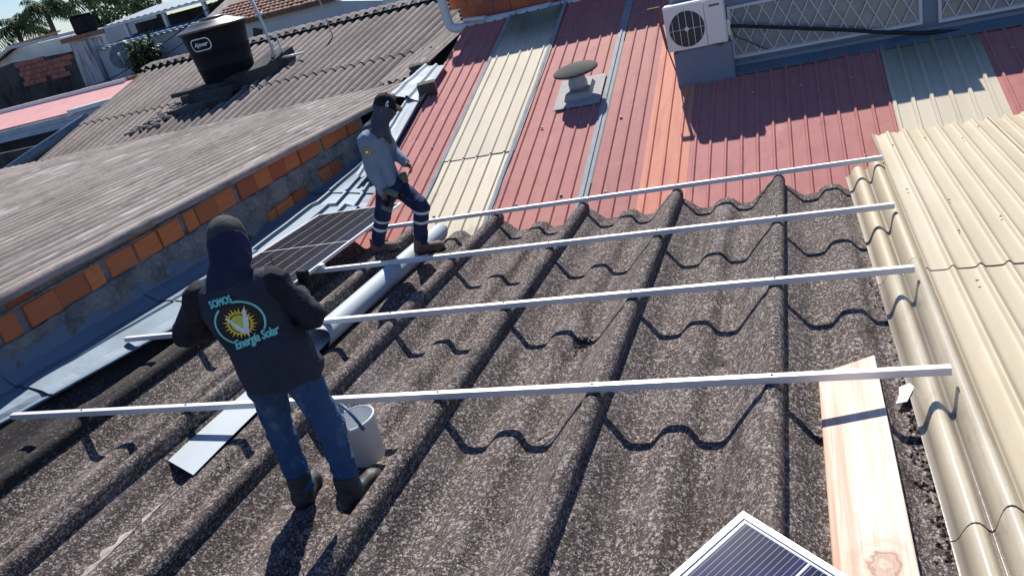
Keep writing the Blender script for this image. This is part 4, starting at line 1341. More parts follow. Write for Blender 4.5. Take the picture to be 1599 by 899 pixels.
# ================================================================= PEOPLE (bodies grown as one smooth surface from limb volumes)
class Field:
    def __init__(s, h):
        s.h = h; s.prims = []

    def cap(s, a, b, ra, rb=None, k=.03, flat=None):
        s.prims.append(('c', np.array(a, float), np.array(b, float), ra, ra if rb is None else rb, k, flat)); return s

    def ell(s, c, r, k=.03, axes=None):
        s.prims.append(('e', np.array(c, float), np.array(r, float), axes, None, k, None)); return s

    def cut(s, p, n, k=.006):
        """remove what lies on the side n points to"""
        s.prims.append(('x', np.array(p, float), np.array(n, float) / np.linalg.norm(n), None, None, k, None)); return s

    def sub_ell(s, c, r, k=.01, axes=None):
        s.prims.append(('s', np.array(c, float), np.array(r, float), axes, None, k, None)); return s

    def mesh(s, wr=0.0, wf=26, seed=1, stretch=(1, 1, .6)):
        lo = np.full(3, 1e9); hi = np.full(3, -1e9)
        for p in s.prims:
            if p[0] == 'c':
                r = max(p[3], p[4]) + .03
                lo = np.minimum(lo, np.minimum(p[1], p[2]) - r); hi = np.maximum(hi, np.maximum(p[1], p[2]) + r)
            elif p[0] == 'e':
                r = p[2].max() + .03
                lo = np.minimum(lo, p[1] - r); hi = np.maximum(hi, p[1] + r)
        h = s.h
        n = np.ceil((hi - lo) / h).astype(int) + 1
        ax = [lo[i] + h * np.arange(n[i]) for i in range(3)]
        D = np.full(n, 1.0)
        for p in s.prims:
            kind, k = p[0], p[5]
            if kind in 'xs':
                X, Y, Z = np.meshgrid(*ax, indexing='ij', sparse=True)
                if kind == 'x':
                    d = (X - p[1][0]) * p[2][0] + (Y - p[1][1]) * p[2][1] + (Z - p[1][2]) * p[2][2]
                else:
                    A = p[3] if p[3] is not None else np.eye(3)
                    q = [((X - p[1][0]) * A[i][0] + (Y - p[1][1]) * A[i][1] + (Z - p[1][2]) * A[i][2]) / p[2][i] for i in range(3)]
                    d = -(np.sqrt(q[0] ** 2 + q[1] ** 2 + q[2] ** 2) - 1) * p[2].min()
                m = np.maximum(k - np.abs(D - d), 0) / k
                D = np.maximum(D, d) + m * m * k * .25
                continue
            if kind == 'c':
                r = max(p[3], p[4]); l0 = np.minimum(p[1], p[2]) - r - k - h; h0 = np.maximum(p[1], p[2]) + r + k + h
            else:
                r = p[2].max(); l0 = p[1] - r - k - h; h0 = p[1] + r + k + h
            i0 = np.maximum(((l0 - lo) / h).astype(int), 0); i1 = np.minimum(np.ceil((h0 - lo) / h).astype(int) + 1, n)
            sl_ = tuple(slice(a, b) for a, b in zip(i0, i1))
            X, Y, Z = np.meshgrid(*[ax[i][sl_[i]] for i in range(3)], indexing='ij', sparse=True)
            if kind == 'c':
                a, b = p[1], p[2]; ab = b - a; L2 = max(ab @ ab, 1e-9)
                px, py, pz = X - a[0], Y - a[1], Z - a[2]
                t = np.clip((px * ab[0] + py * ab[1] + pz * ab[2]) / L2, 0, 1)
                vx, vy, vz = px - ab[0] * t, py - ab[1] * t, pz - ab[2] * t
                if p[6] is not None:
                    fx, sc = p[6]; fx = np.array(fx, float)
                    dp = vx * fx[0] + vy * fx[1] + vz * fx[2]
                    ad = dp * (1 / sc - 1)
                    vx, vy, vz = vx + fx[0] * ad, vy + fx[1] * ad, vz + fx[2] * ad
                d = np.sqrt(vx ** 2 + vy ** 2 + vz ** 2) - (p[3] + (p[4] - p[3]) * t)
                if p[6] is not None: d = d * min(1, p[6][1] * 1.2)
            else:
                A = p[3] if p[3] is not None else np.eye(3)
                q = [((X - p[1][0]) * A[i][0] + (Y - p[1][1]) * A[i][1] + (Z - p[1][2]) * A[i][2]) / p[2][i] for i in range(3)]
                d = (np.sqrt(q[0] ** 2 + q[1] ** 2 + q[2] ** 2) - 1) * p[2].min()
            o = D[sl_]
            m = np.maximum(k - np.abs(o - d), 0) / k
            D[sl_] = np.minimum(o, d) - m * m * k * .25
        if wr:
            X, Y, Z = np.meshgrid(*ax, indexing='ij', sparse=True)
            rg = np.random.RandomState(seed)
            W = 0
            for _ in range(7):
                v = rg.normal(size=3) * np.array(stretch); v = v / np.linalg.norm(v) * wf * rg.uniform(.6, 1.7)
                ph = rg.uniform(0, 6.28)
                W = W + np.sin(v[0] * X + v[1] * Y + v[2] * Z + ph + 1.5 * np.sin(.4 * (v[1] * X - v[0] * Y) + 5 * Z + ph))
            W = W / 7
            D = D + wr * (np.abs(W) * 2 - .8)
        return nets(D, lo, h)


def nets(D, lo, h):
    n = np.array(D.shape); I = D < 0
    c = [D[i:n[0] - 1 + i, j:n[1] - 1 + j, k:n[2] - 1 + k] for i in (0, 1) for j in (0, 1) for k in (0, 1)]
    S = sum((x < 0).astype(np.int8) for x in c)
    act = (S > 0) & (S < 8)
    idx = -np.ones(act.shape, int); ids = np.argwhere(act); idx[act] = np.arange(len(ids))
    corners = [(i, j, k) for i in (0, 1) for j in (0, 1) for k in (0, 1)]
    vals = np.stack([x[act] for x in c], 1)
    acc = np.zeros((len(ids), 3)); cnt = np.zeros(len(ids))
    for a in range(8):
        for b in range(a + 1, 8):
            da = np.array(corners[b]) - np.array(corners[a])
            if np.abs(da).sum() != 1: continue
            va, vb = vals[:, a], vals[:, b]
            cr = (va < 0) != (vb < 0)
            t = np.where(cr, va / np.where(cr, va - vb, 1), 0)
            acc += np.where(cr[:, None], np.array(corners[a]) + t[:, None] * da, 0); cnt += cr
    P = lo + (ids + acc / cnt[:, None]) * h
    F = []
    for axis in range(3):
        sl0 = [slice(None)] * 3; sl1 = [slice(None)] * 3
        sl0[axis] = slice(0, -1); sl1[axis] = slice(1, None)
        A = I[tuple(sl0)]; B = I[tuple(sl1)]
        u, w = (axis + 1) % 3, (axis + 2) % 3
        e = np.argwhere(A != B)
        ok = (e[:, u] > 0) & (e[:, w] > 0) & (e[:, u] < n[u] - 1) & (e[:, w] < n[w] - 1)
        e = e[ok]
        flip = A[tuple(e.T)]
        q = []
        for (du, dw) in ((-1, -1), (0, -1), (0, 0), (-1, 0)):
            x = e.copy(); x[:, u] += du; x[:, w] += dw
            q.append(idx[tuple(x.T)])
        q = np.stack(q, 1)
        q[~flip] = q[~flip][:, ::-1]
        F.append(q)
    return P, np.concatenate(F)


def field_obj(name, fld, mats, parent, matfn=None, **kw):
    P, F = fld.mesh(**kw)
    org = np.array(worldloc(parent))
    me = bpy.data.meshes.new(name)
    me.from_pydata((P - org).tolist(), [], F.tolist())
    for m_ in (mats if isinstance(mats, (list, tuple)) else [mats]): me.materials.append(m_)
    me.polygons.foreach_set("use_smooth", [True] * len(me.polygons))
    if matfn is not None:
        ctr = P[F].mean(1)
        me.polygons.foreach_set("material_index", matfn(ctr).astype(int).tolist())
    me.update()
    return link(name, me, parent)


def unit(v):
    v = np.array(v, float); return v / np.linalg.norm(v)


def head_axes(fwd, tilt):
    """rows: right, forward, up of a head facing fwd, bowed by tilt"""
    f = unit((fwd[0], fwd[1], 0)); r = np.array([f[1], -f[0], 0]); u = np.array([0, 0, 1.0])
    f2 = f * cos(tilt) - u * sin(tilt); u2 = u * cos(tilt) + f * sin(tilt)
    return np.array([r, f2, u2])


def add_hand(F, wr, el, palmn, side, curl, thumb=1.0):
    """palm + five bent fingers; palmn = direction the palm faces, side = direction of the thumb"""
    d = unit(np.array(wr) - np.array(el)); pn = unit(np.array(palmn) - d * np.dot(palmn, d)); s_ = np.cross(d, pn)
    if np.dot(s_, side) < 0: s_ = -s_
    wr = np.array(wr, float)
    k0 = wr + d * .085
    for i, o in enumerate((.027, .009, -.009, -.027)):
        F.cap(wr + s_ * o * .55, k0 + s_ * o + d * (.004 if i in (1, 2) else 0), .016, .012, .012)
        L = (.040, .045, .041, .032)[i]
        p = k0 + s_ * o * 1.05; dirn = d.copy()
        ang = 0
        for j, (fr_, cu) in enumerate(((1.0, .55), (.66, .75), (.5, .6))):
            ang += cu * curl * (1 + .1 * i)
            dirn = d * cos(ang) + pn * sin(ang)
            q = p + dirn * L * fr_
            F.cap(p, q, .0098 - .0008 * j, .0090 - .0008 * j, .005)
            p = q
    # thumb leaves the side of the palm near its base
    t0 = wr + d * .025 + s_ * .02; t1 = t0 + unit(d * .6 + s_ * .7 + pn * .35) * .042; t2 = t1 + unit(d * .8 + s_ * .1 + pn * (.4 + .4 * curl)) * .032; t3 = t2 + unit(d * .7 - s_ * .15 * curl + pn * .6 * curl) * .024
    F.cap(wr + d * .02 + s_ * .008, t1, .017, .0125, .01).cap(t1, t2, .0115, .0105, .005).cap(t2, t3, .0102, .0085, .005)


def body_field(J, F3, HA, side_hands, h=.0085):
    """nude figure: trunk, limbs, neck, head with face, hands, feet"""
    B = Field(h)
    f = unit((F3[0], F3[1], 0)); r = np.array([f[1], -f[0], 0])
    a = {k: np.array(v, float) for k, v in J.items()}
    fl = (f, .78)
    B.cap(a['pel'] - r * .06, a['pel'] + r * .06, .105, .105, .05, fl)
    for s_ in (-1, 1):
        B.cap(a['pel'] + r * .055 * s_, a['chest'] + r * .075 * s_, .095, .10, .06, fl)
    B.cap(a['shL'] * .8 + a['shR'] * .2, a['shR'] * .8 + a['shL'] * .2, .072, .072, .06)
    B.cap(a['chest'], a['neck'], .085, .055, .06)
    B.cap(a['neck'] - np.array([0, 0, .03]), a['head'] - HA[2] * .05, .052, .05, .04)
    for S in 'LR':
        B.cap(a['sh' + S], a['el' + S], .052, .040, .035).cap(a['el' + S], a['wr' + S], .040, .027, .02)
        B.cap(a['hip' + S], a['kn' + S], .082, .056, .05).cap(a['kn' + S], a['an' + S], .054, .036, .03)
        c = (a['kn' + S] * .66 + a['an' + S] * .34) - f * .018
        B.ell(c, (.045, .045, .09), .04)
        B.cap(a['an' + S], a['heel' + S], .036, .034, .03).cap(a['heel' + S], a['toe' + S], .034, .028, .03)
    H = a['head']
    B.ell(H + HA[2] * .025, (.073, .092, .098), .02, HA)
    B.ell(H - HA[2] * .045 + HA[1] * .022, (.056, .068, .062), .04, HA)
    B.cap(H + HA[1] * .090 + HA[2] * .005, H + HA[1] * .108 - HA[2] * .028, .009, .014, .02)              # nose
    B.cap(H + HA[1] * .086 + HA[2] * .028 - HA[0] * .03, H + HA[1] * .086 + HA[2] * .028 + HA[0] * .03, .010, .010, .015)    # brow
    B.cap(H + HA[1] * .086 - HA[2] * .057 - HA[0] * .016, H + HA[1] * .086 - HA[2] * .057 + HA[0] * .016, .009, .009, .010)  # lips
    for s_ in (-1, 1):
        B.ell(H + HA[0] * .076 * s_ - HA[2] * .002, (.010, .020, .032), .012, HA)                                               # ears
        B.sub_ell(H + HA[0] * .030 * s_ + HA[1] * .100 + HA[2] * .006, (.017, .012, .010), .012, HA)                            # eye sockets
        B.ell(H + HA[0] * .030 * s_ + HA[1] * .078 + HA[2] * .006, (.012, .012, .012), .004, HA)                                # eyes
    for S, (pn, sd, cu) in side_hands.items():
        add_hand(B, a['wr' + S], a['el' + S], pn, sd, cu)
    return B


def cap_parts(t, H, HA, mat, brim_dir=None, brim_len=.075, bulge=1.0):
    Fd = Field(.007)
    Fd.ell(H + HA[2] * .040 - HA[1] * .004, (.088, .107, .098 * bulge), .01, HA)
    Fd.cut(H + HA[2] * .030 - HA[1] * .02, -HA[2] + HA[1] * .12)
    c = field_obj('cap', Fd, mat, t, wr=.003, wf=30, seed=4)
    sm_ = MB()
    cc = Vector(tuple(H + HA[2] * .040 - HA[1] * .004))
    ax3 = [Vector(tuple(x)) for x in HA]
    for k in range(3):
        a_ = pi * k / 3
        pts_ = []
        for q_ in range(13):
            th_ = radians(8 + 164 * q_ / 12)
            dx_ = cos(th_)
            pts_.append(cc + ax3[0] * (.0895 * dx_ * cos(a_)) + ax3[1] * (.1085 * dx_ * sin(a_)) + ax3[2] * (.0985 * sin(th_) * bulge))
        sm_.tube(pts_, .0022, 5, 0, False)
    sm_.lathe(cc + ax3[2] * .097 * bulge, [(.011, 0), (.010, .006), (.004, .009)], 10, 0, ax3[2])
    sm_.build('cap_seams', mat, c)['kind'] = 'stuff'
    bd = unit(brim_dir if brim_dir is not None else HA[1])
    rr = np.cross(bd, HA[2])
    Fb = Field(.005)
    Fb.ell(H + HA[2] * .030 + bd * .09, (.078, brim_len + .02, .012), .01, np.array([rr, unit(bd - HA[2] * .25), unit(HA[2] + bd * .25)]))
    field_obj('brim', Fb, mat, c)
    return c


# ---------------------------------------------------------------- drill, a thing held in a hand
def drill(label, grip, axis, down, green):
    """grip = middle of the handle, axis = bit direction, down = handle direction"""
    grip = np.array(grip, float); ax = unit(axis); dn = unit(np.array(down) - ax * np.dot(down, ax)); sd = np.cross(ax, dn)
    t = thing('cordless_drill', label, 'drill', tuple(grip))
    Vn = lambda p: Vector(tuple(p))
    top = grip - dn * .085
    mb = MB(); mb.tube([Vn(top - ax * .065), Vn(top - ax * .055), Vn(top + ax * .02), Vn(top + ax * .055), Vn(top + ax * .075)], .03, 16, 0, True, [.024, .032, .033, .030, .024])
    mb.build('motor_housing', green, t)
    mb = MB(); mb.tube([Vn(top + ax * .075), Vn(top + ax * .10), Vn(top + ax * .125), Vn(top + ax * .145)], .02, 14, 0, True, [.024, .023, .020, .010])
    mb.build('chuck', M['black_plastic'], t)
    mb = MB(); mb.tube([Vn(top + ax * .14), Vn(top + ax * .215)], .0035, 8); mb.build('bit', M['steel'], t)
    mb = MB(); mb.tube([Vn(top + dn * .01), Vn(grip), Vn(grip + dn * .065)], .019, 12, 0, True, [.022, .0185, .022]); mb.build('handle', M['black_plastic'], t)
    mb = MB(); mb.box(Vn(grip + dn * .09 + ax * .012), (.066, .11, .05), 0, Matrix((Vn(sd), Vn(ax), Vn(dn))).transposed(), .008); mb.build('battery', green, t)
    return t


# ---------------------------------------------------------------- worker 1: dark vest, seen from behind
J1 = dict(pel=(-2.67, 3.0, .53), chest=(-2.71, 2.985, .88), neck=(-2.735, 3.0, 1.065), head=(-2.69, 3.03, 1.222),
          shL=(-2.905, 2.935, 1.005), shR=(-2.55, 3.065, .985), elL=(-3.135, 2.97, .79), elR=(-2.435, 3.10, .765),
          wrL=(-2.93, 3.20, .76), wrR=(-2.62, 3.31, .80), hipL=(-2.755, 2.965, .51), hipR=(-2.59, 3.035, .51),
          knL=(-2.865, 3.04, .085), knR=(-2.52, 3.03, .125), anL=(-2.83, 2.99, -.255), anR=(-2.505, 2.97, -.25),
          heelL=(-2.835, 2.965, -.345), heelR=(-2.50, 2.945, -.335), toeL=(-2.882, 3.125, -.355), toeR=(-2.452, 3.105, -.325))
F1 = (sin(radians(-24)), cos(radians(-24)), 0)
HA1 = head_axes((sin(radians(-14)), cos(radians(-14)), 0), .42)
w1 = thing('person', 'person seen from behind in dark printed vest, jeans and cap, holding a drill', 'person', RF(-2.68, 2.98, -.17))
b1 = body_field(J1, F1, HA1, {'L': ((.6, .4, -.3), (-.2, .5, .8), .9), 'R': ((-.7, .2, -.2), (-.1, .1, 1), 1.5)})
field_obj('body', b1, M['skin'], w1)
A = {k: np.array(v, float) for k, v in J1.items()}
f1 = unit(F1); r1 = np.array([f1[1], -f1[0], 0]); up_ = np.array([0, 0, 1.0])
S1 = Field(.008)
for S in 'LR':
    S1.cap(A['sh' + S] - up_ * .012, A['el' + S], .071, .064, .03).cap(A['el' + S], A['wr' + S], .064, .046, .025)
S1.cap(A['shL'], A['shR'], .075, .075, .04).cap(A['chest'], A['neck'], .09, .068, .05)
for S in 'LR':
    S1.cut(A['wr' + S] + unit(A['wr' + S] - A['el' + S]) * .012, A['wr' + S] - A['el' + S]) if False else None
field_obj('shirt', S1, M['sleeve'], w1, wr=.010, wf=42, seed=3)
V1 = Field(.008)
for s_ in (-1, 1):
    V1.cap(A['pel'] + r1 * (.066 * s_ + .01) - up_ * .0, A['chest'] + r1 * .085 * s_, .112, .112, .08, (f1, .86))
    V1.cap(A['pel'] + r1 * (.070 * s_ + .015) - up_ * .05, A['pel'] + r1 * (.068 * s_ + .01) + up_ * .1, .137, .114, .08, (f1, .98))
V1.cap(A['shL'] * .82 + A['shR'] * .18 - up_ * .012, A['shR'] * .82 + A['shL'] * .18 - up_ * .012, .094, .094, .07)
V1.cap(A['chest'], A['neck'] - up_ * .02, .10, .075, .06)
V1.cut(A['pel'] - up_ * .062, -up_ - r1 * .06)
V1.cut(A['shL'] - r1 * .05, -r1 + up_ * .15); V1.cut(A['shR'] + r1 * .05, r1 + up_ * .15)
vest = field_obj('vest', V1, M['vest'], w1, wr=.012, wf=20, seed=8, stretch=(1, 1, .8))


def surface_band(target, pts_fn, n, w_, off, mat, name, parent, closed=True):
    me = target.data; base = Vector(worldloc(target))
    bvh = BVHTree.FromPolygons([v.co + base for v in me.vertices], [tuple(p.vertices) for p in me.polygons])
    P = []
    for i in range(n + 1):
        c, dr, up2 = pts_fn(i / n)
        row = []
        for t in (-.5, 0, .5):
            o_ = Vector(tuple(c)) + Vector(tuple(up2)) * (w_ * t)
            hit = bvh.ray_cast(o_ + Vector(tuple(dr)) * .45, -Vector(tuple(dr)), .6)
            if hit[0] is None: row = None; break
            row.append(hit[0] + Vector(tuple(dr)) * (off if t == 0 else off * .3))
        if row is None:
            if len(P) > 1:
                break
            P = []
            continue
        P.append(row)
    if len(P) > 2:
        mb = MB(); mb.grid(P, 0, True); return mb.build(name, mat, parent)


def ring_at(c, ux, uy, up2):
    def fn(t):
        a = 2 * pi * t
        return c, unit(ux * cos(a) + uy * sin(a)), up2
    return fn


surface_band(vest, ring_at(A['pel'] - up_ * .030 , r1, f1, up_), 64, .03, .004, M['vest'], 'hem_band', vest)
for s_ in (-1, 1):
    sc0 = A['shL'] if s_ < 0 else A['shR']
    surface_band(vest, (lambda t, sc0=sc0, s_=s_: (sc0 + r1 * s_ * -.02 * 0 + r1 * s_ * .015 - up_ * (.02 + .26 * t), -f1, r1)), 24, .02, .004, M['vest'], 'armhole_seam', vest)
surface_band(vest, (lambda t: (A['chest'] + up_ * .115 + r1 * (.17 * (2 * t - 1)), -f1, up_)), 30, .012, .003, M['vest'], 'yoke_seam', vest)
T1 = Field(.008)
T1.cap(A['pel'] - r1 * .060, A['pel'] + r1 * .060, .102, .102, .05, (f1, .84))
for S in 'LR':
    T1.cap(A['hip' + S] + (0, 0, .0), A['kn' + S], .098, .070, .04).cap(A['kn' + S], A['an' + S] + up_ * .02, .069, .064, .04)
    T1.ell(A['hip' + S] - f1 * .026 - up_ * .03, (.082, .080, .095), .05)
T1.cut(A['pel'] + up_ * .06, up_)
for S in 'LR':
    pass
T1.cut((A['anL'] + A['anR']) / 2 - up_ * .015, -up_)
trousers = field_obj('trousers', T1, M['jeans'], w1, wr=.010, wf=36, seed=5, stretch=(.7, .7, 1.3))
# back pocket stitching and hip seams as thin raised bands
M['stitch'] = pmat('denim_seam', (0.075, 0.13, 0.24), .8)
for S in 'LR':
    sg = -1 if S == 'L' else 1
    pc = A['hip' + S] + up_ * .02 + r1 * sg * .012
    surface_band(trousers, (lambda t, pc=pc: (pc + r1 * (.062 * (2 * t - 1)), -f1, up_)), 14, .012, .004, M['stitch'], 'pocket_seam', trousers)
    out_ = r1 * sg
    surface_band(trousers, (lambda t, S=S: (A['hip' + S] * (1 - t) + A['kn' + S] * t - up_ * .06, unit(r1 * sg - f1 * .25), f1)), 20, .010, .003, M['stitch'], 'side_seam', trousers)
def boot(J, S, f, mat, t, solem):
    an, he, to = (np.array(J[k + S], float) for k in ('an', 'heel', 'toe'))
    d = unit((to - he)); 
    Bf = Field(.006)
    Bf.cap(an + (0, 0, .085), he + (0, 0, .045), .068, .058, .03).cap(he + (0, 0, .040), to + (0, 0, .034), .057, .053, .03)
    Bf.ell(to + d * .01 + (0, 0, .032), (.058, .066, .052), .03, np.array([np.cross(d, [0, 0, 1]), d, [0, 0, 1.0]]))
    Bf.cut(he + (0, 0, .0), (0, 0, -1)) if abs(he[2] - to[2]) < .001 else None
    Bf.cut(an + (0, 0, .105), (0, 0, 1))
    o = field_obj('boot', Bf, mat, t, wr=.003, wf=60, seed=2)
    Sf = Field(.006)
    Sf.cap(he - d * .012 - (0, 0, .004), to + d * .03 - (0, 0, .004), .058, .06, .02, ((0, 0, 1), .42))
    field_obj('sole', Sf, solem, o)
    return o
for S in 'LR':
    boot(J1, S, f1, M['boot_black'], w1, M['rubber'])
# hood: neck and head covering under the cap
Hd = Field(.0075)
Hh = A['head']
Hd.ell(Hh + HA1[2] * .01 - HA1[1] * .006, (.088, .106, .112), .02, HA1)
Hd.ell(Hh - HA1[2] * .055 + HA1[1] * .012, (.076, .086, .080), .04, HA1)
Hd.cap(Hh - HA1[2] * .06 - HA1[1] * .02, A['neck'] + up_ * .02 - f1 * .005, .076, .080, .04)
Hd.cap(A['neck'] + up_ * .02, A['neck'] + up_ * .0, .080, .088, .04)
Hd.cap(A['neck'] - r1 * .05 - up_ * .015, A['neck'] + r1 * .05 - up_ * .015, .060, .060, .04)
Hd.sub_ell(Hh + HA1[1] * .115 + HA1[2] * .012, (.062, .045, .028), .012, HA1)
field_obj('hood', Hd, M['navy_hood'], w1, wr=.012, wf=34, seed=11, stretch=(1, 1, .7))
cp = cap_parts(w1, Hh + HA1[2] * .012, HA1, M['cap_grey'], None, .06, 1.0)
drill('dark cordless drill held upright in front of the vest worker, bit pointing up', (-2.705, 3.385, .815), (.03, .12, 1), (.25, .9, -.1), M['black_plastic'])


# printed emblem on the back of the vest
def text_mesh(body, size, extrude=0.0, shear=0.0, spacing=1.0):
    cu = bpy.data.curves.new('lettering', 'FONT')
    cu.body = body; cu.size = size; cu.align_x = 'CENTER'; cu.align_y = 'CENTER'; cu.shear = shear; cu.space_character = spacing; cu.resolution_u = 3
    cu.extrude = extrude
    o = bpy.data.objects.new('lettering', cu); COL.objects.link(o)
    dg = bpy.context.evaluated_depsgraph_get(); dg.update()
    me = o.evaluated_get(dg).to_mesh()
    vs_ = [v.co.copy() for v in me.vertices]; fs_ = [tuple(p.vertices) for p in me.polygons]
    o.evaluated_get(dg).to_mesh_clear()
    bpy.data.objects.remove(o); bpy.data.curves.remove(cu)
    return vs_, fs_


def bold(vs_, fs_, w_):
    return vs_, fs_


def project_print(name, pieces, target, center, rx, uy, nrm, off, parent):
    """pieces: list of (list of 2D polygons, material); laid onto the target mesh along -nrm"""
    me = target.data; base = Vector(worldloc(target))
    bvh = BVHTree.FromPolygons([v.co + base for v in me.vertices], [tuple(p.vertices) for p in me.polygons])
    out = []
    for i, (nm, vs_, fs_, mat) in enumerate(pieces):
        bmx = bmesh.new()
        vv = [bmx.verts.new((v[0], v[1], 0)) for v in vs_]
        for f_ in fs_:
            try: bmx.faces.new([vv[k] for k in f_])
            except ValueError: pass
        bmesh.ops.triangulate(bmx, faces=bmx.faces)
        for _ in range(2):
            ed = [e for e in bmx.edges if e.calc_length() > .02]
            if ed: bmesh.ops.subdivide_edges(bmx, edges=ed, cuts=1)
        bmesh.ops.triangulate(bmx, faces=bmx.faces)
        mb = MB()
        for v in bmx.verts:
            p = center + rx * v.co.x + uy * v.co.y
            hit = bvh.ray_cast(p + nrm * .4, -nrm, 1.0)
            q_ = hit[0] if hit[0] is not None else p
            mb.v.append(q_ + nrm * (off + .0009 * i))
        bmx.verts.index_update()
        for f_ in bmx.faces: mb.face([v.index for v in f_.verts])
        bmx.free()
        me2 = bpy.data.meshes.new(nm)
        org = worldloc(parent)
        me2.from_pydata([tuple(v - org) for v in mb.v], [], mb.f); me2.materials.append(mat); me2.update()
        oo = link(nm, me2, parent)
        if nm.startswith('lettering') or nm == 'sun_rays' or nm == 'bolt': oo['kind'] = 'stuff'
        out.append(oo)
    return out


def ring2(rx, ry, w_, a0, a1, n=40):
    v, f = [], []
    for i in range(n + 1):
        a = radians(a0 + (a1 - a0) * i / n)
        for k in (0, 1):
            v.append((cos(a) * (rx - w_ * k), sin(a) * (ry - w_ * k)))
    for i in range(n): f.append((2 * i, 2 * i + 1, 2 * i + 3, 2 * i + 2))
    return v, f


def disc2(r, n=32, cx=0, cy=0):
    return [(cx + r * cos(2 * pi * i / n), cy + r * sin(2 * pi * i / n)) for i in range(n)], [tuple(range(n))]


def shift(vf, dx, dy, rot=0.0, sx=1.0, sy=1.0):
    c, s_ = cos(rot), sin(rot)
    return [(v[0] * sx * c - v[1] * sy * s_ + dx, v[0] * sx * s_ + v[1] * sy * c + dy) for v in vf[0]], vf[1]


rays = ([], [])
for i in range(24):
    a = 2 * pi * i / 24; n = len(rays[0])
    for (rr, da) in ((.052, -.10), (.052, .10), (.077 if i % 2 else .070, 0)):
        rays[0].append((rr * cos(a + da), rr * sin(a + da)))
    rays[1].append((n, n + 1, n + 2))
bolt = ([(-.052, .034), (-.046, .040), (.006, -.028), (.030, .050), (.046, .074), (.038, .02), (.046, .024), (.014, -.074), (.012, -.052), (-.012, -.040)], [(0, 1, 2, 8, 9), (3, 4, 5, 6, 7, 2), ])
tx1 = text_mesh('SOMOS', .034, 0, 0, 1.0)
tx2 = text_mesh('Energía Solar', .046, 0, .3, .92)
T1_, T2_ = (-.052, .128, .08, 1.0, 1.45), (.045, -.098, .10, 1.05, 1.45)


def thick(tx, T, w_, n=8):
    return merge([shift(tx, T[0] + w_ * cos(2 * pi * k / n), T[1] + w_ * sin(2 * pi * k / n), *T[2:]) for k in range(n)])


def merge(l):
    v, f = [], []
    for a in l:
        n = len(v); v += list(a[0]); f += [tuple(i + n for i in q_) for q_ in a[1]]
    return v, f


nb = Vector(tuple(-f1)); nb = (nb + Vector((.10, 0, .05))).normalized()
rxb = Vector((0, 0, 1)).cross(nb).normalized(); uyb = nb.cross(rxb)
ctr = Vector((-2.675, 2.87, .868))
M['print_teal_dark'] = pmat('dark_teal_outline', (0.03, 0.17, 0.18), .7)
pieces = [('emblem_ground', *disc2(.118), M['print_black']),
          ('emblem_ring', *ring2(.126, .118, .010, -38, 92), M['print_teal']),
          ('emblem_ring', *ring2(.126, .118, .010, 128, 262), M['print_teal']),
          ('sun_rays', *shift(rays, 0, 0, 0, 1.12, 1.12), M['print_sun']),
          ('sun_ring', *ring2(.060, .060, .008, 0, 360), M['print_sun']),
          ('sun_disc', *disc2(.046), M['print_green']),
          ('bolt', *shift(bolt, 0, 0, 0, 1.15, 1.15), M['print_white']),
          ('lettering_outline', *merge([thick(tx1, T1_, .0042), thick(tx2, T2_, .0046)]), M['print_teal_dark']),
          ('lettering', *merge([thick(tx1, T1_, .0014, 4), thick(tx2, T2_, .0016, 4)]), M['print_teal'])]
project_print('emblem', pieces, vest, ctr, rxb, uyb, nb, .003, vest)

# ---------------------------------------------------------------- worker 2: grey-blue shirt, stepping onto the roof, side view
J2 = dict(pel=(-3.955, 6.96, .30), chest=(-3.985, 6.93, .66), neck=(-3.905, 6.935, .885), head=(-3.755, 6.955, 1.05),
          shR=(-3.955, 6.76, .81), shL=(-3.935, 7.10, .82), elR=(-3.965, 6.72, .535), elL=(-3.93, 7.16, .58),
          wrR=(-3.945, 6.74, .31), wrL=(-3.775, 7.07, .47), hipR=(-3.965, 6.885, .27), hipL=(-3.945, 7.035, .27),
          knL=(-3.655, 6.90, .045), knR=(-4.16, 6.98, -.02), anL=(-3.795, 6.95, -.35), anR=(-4.36, 7.03, -.37),
          heelL=(-3.83, 6.94, -.455), toeL=(-3.655, 6.985, -.47), heelR=(-4.38, 7.02, -.435), toeR=(-4.22, 7.06, -.44))
F2 = (sin(radians(78)), cos(radians(78)), 0)
HA2 = head_axes((sin(radians(88)), cos(radians(88)), 0), .42)
w2 = thing('person', 'person in side view in a grey-blue shirt and navy trousers with silver bands, stepping forward', 'person', RF(-3.95, 6.97, -.1))
b2 = body_field(J2, F2, HA2, {'R': ((.2, .9, 0), (1, -.1, 0), 1.3), 'L': ((-.5, -.6, -.2), (.5, 0, .9), .7)})
field_obj('body', b2, M['skin'], w2)
A = {k: np.array(v, float) for k, v in J2.items()}
f2 = unit(F2); r2 = np.array([f2[1], -f2[0], 0])
S2 = Field(.008)
for s_ in (-1, 1):
    S2.cap(A['pel'] + r2 * .062 * s_ + up_ * .02, A['chest'] + r2 * .078 * s_, .110, .112, .07, (f2, .90))
S2.cap(A['shL'] * .85 + A['shR'] * .15, A['shR'] * .85 + A['shL'] * .15, .088, .088, .06)
S2.cap(A['chest'], A['neck'] - up_ * .02, .10, .07, .06)
for S in 'LR':
    S2.cap(A['sh' + S], A['el' + S], .076, .060, .03).cap(A['el' + S], A['wr' + S], .060, .045, .02)
S2.cut(A['pel'] - up_ * .03 - f2 * .0, -up_ + f2 * .25)
shirt2 = field_obj('shirt', S2, M['blue_shirt'], w2, wr=.010, wf=34, seed=21)
T2 = Field(.008)
T2.cap(A['pel'] - r2 * .06, A['pel'] + r2 * .06, .112, .112, .05)
for S in 'LR':
    T2.cap(A['hip' + S], A['kn' + S], .102, .076, .04).cap(A['kn' + S], A['an' + S] + up_ * .03, .074, .066, .04)
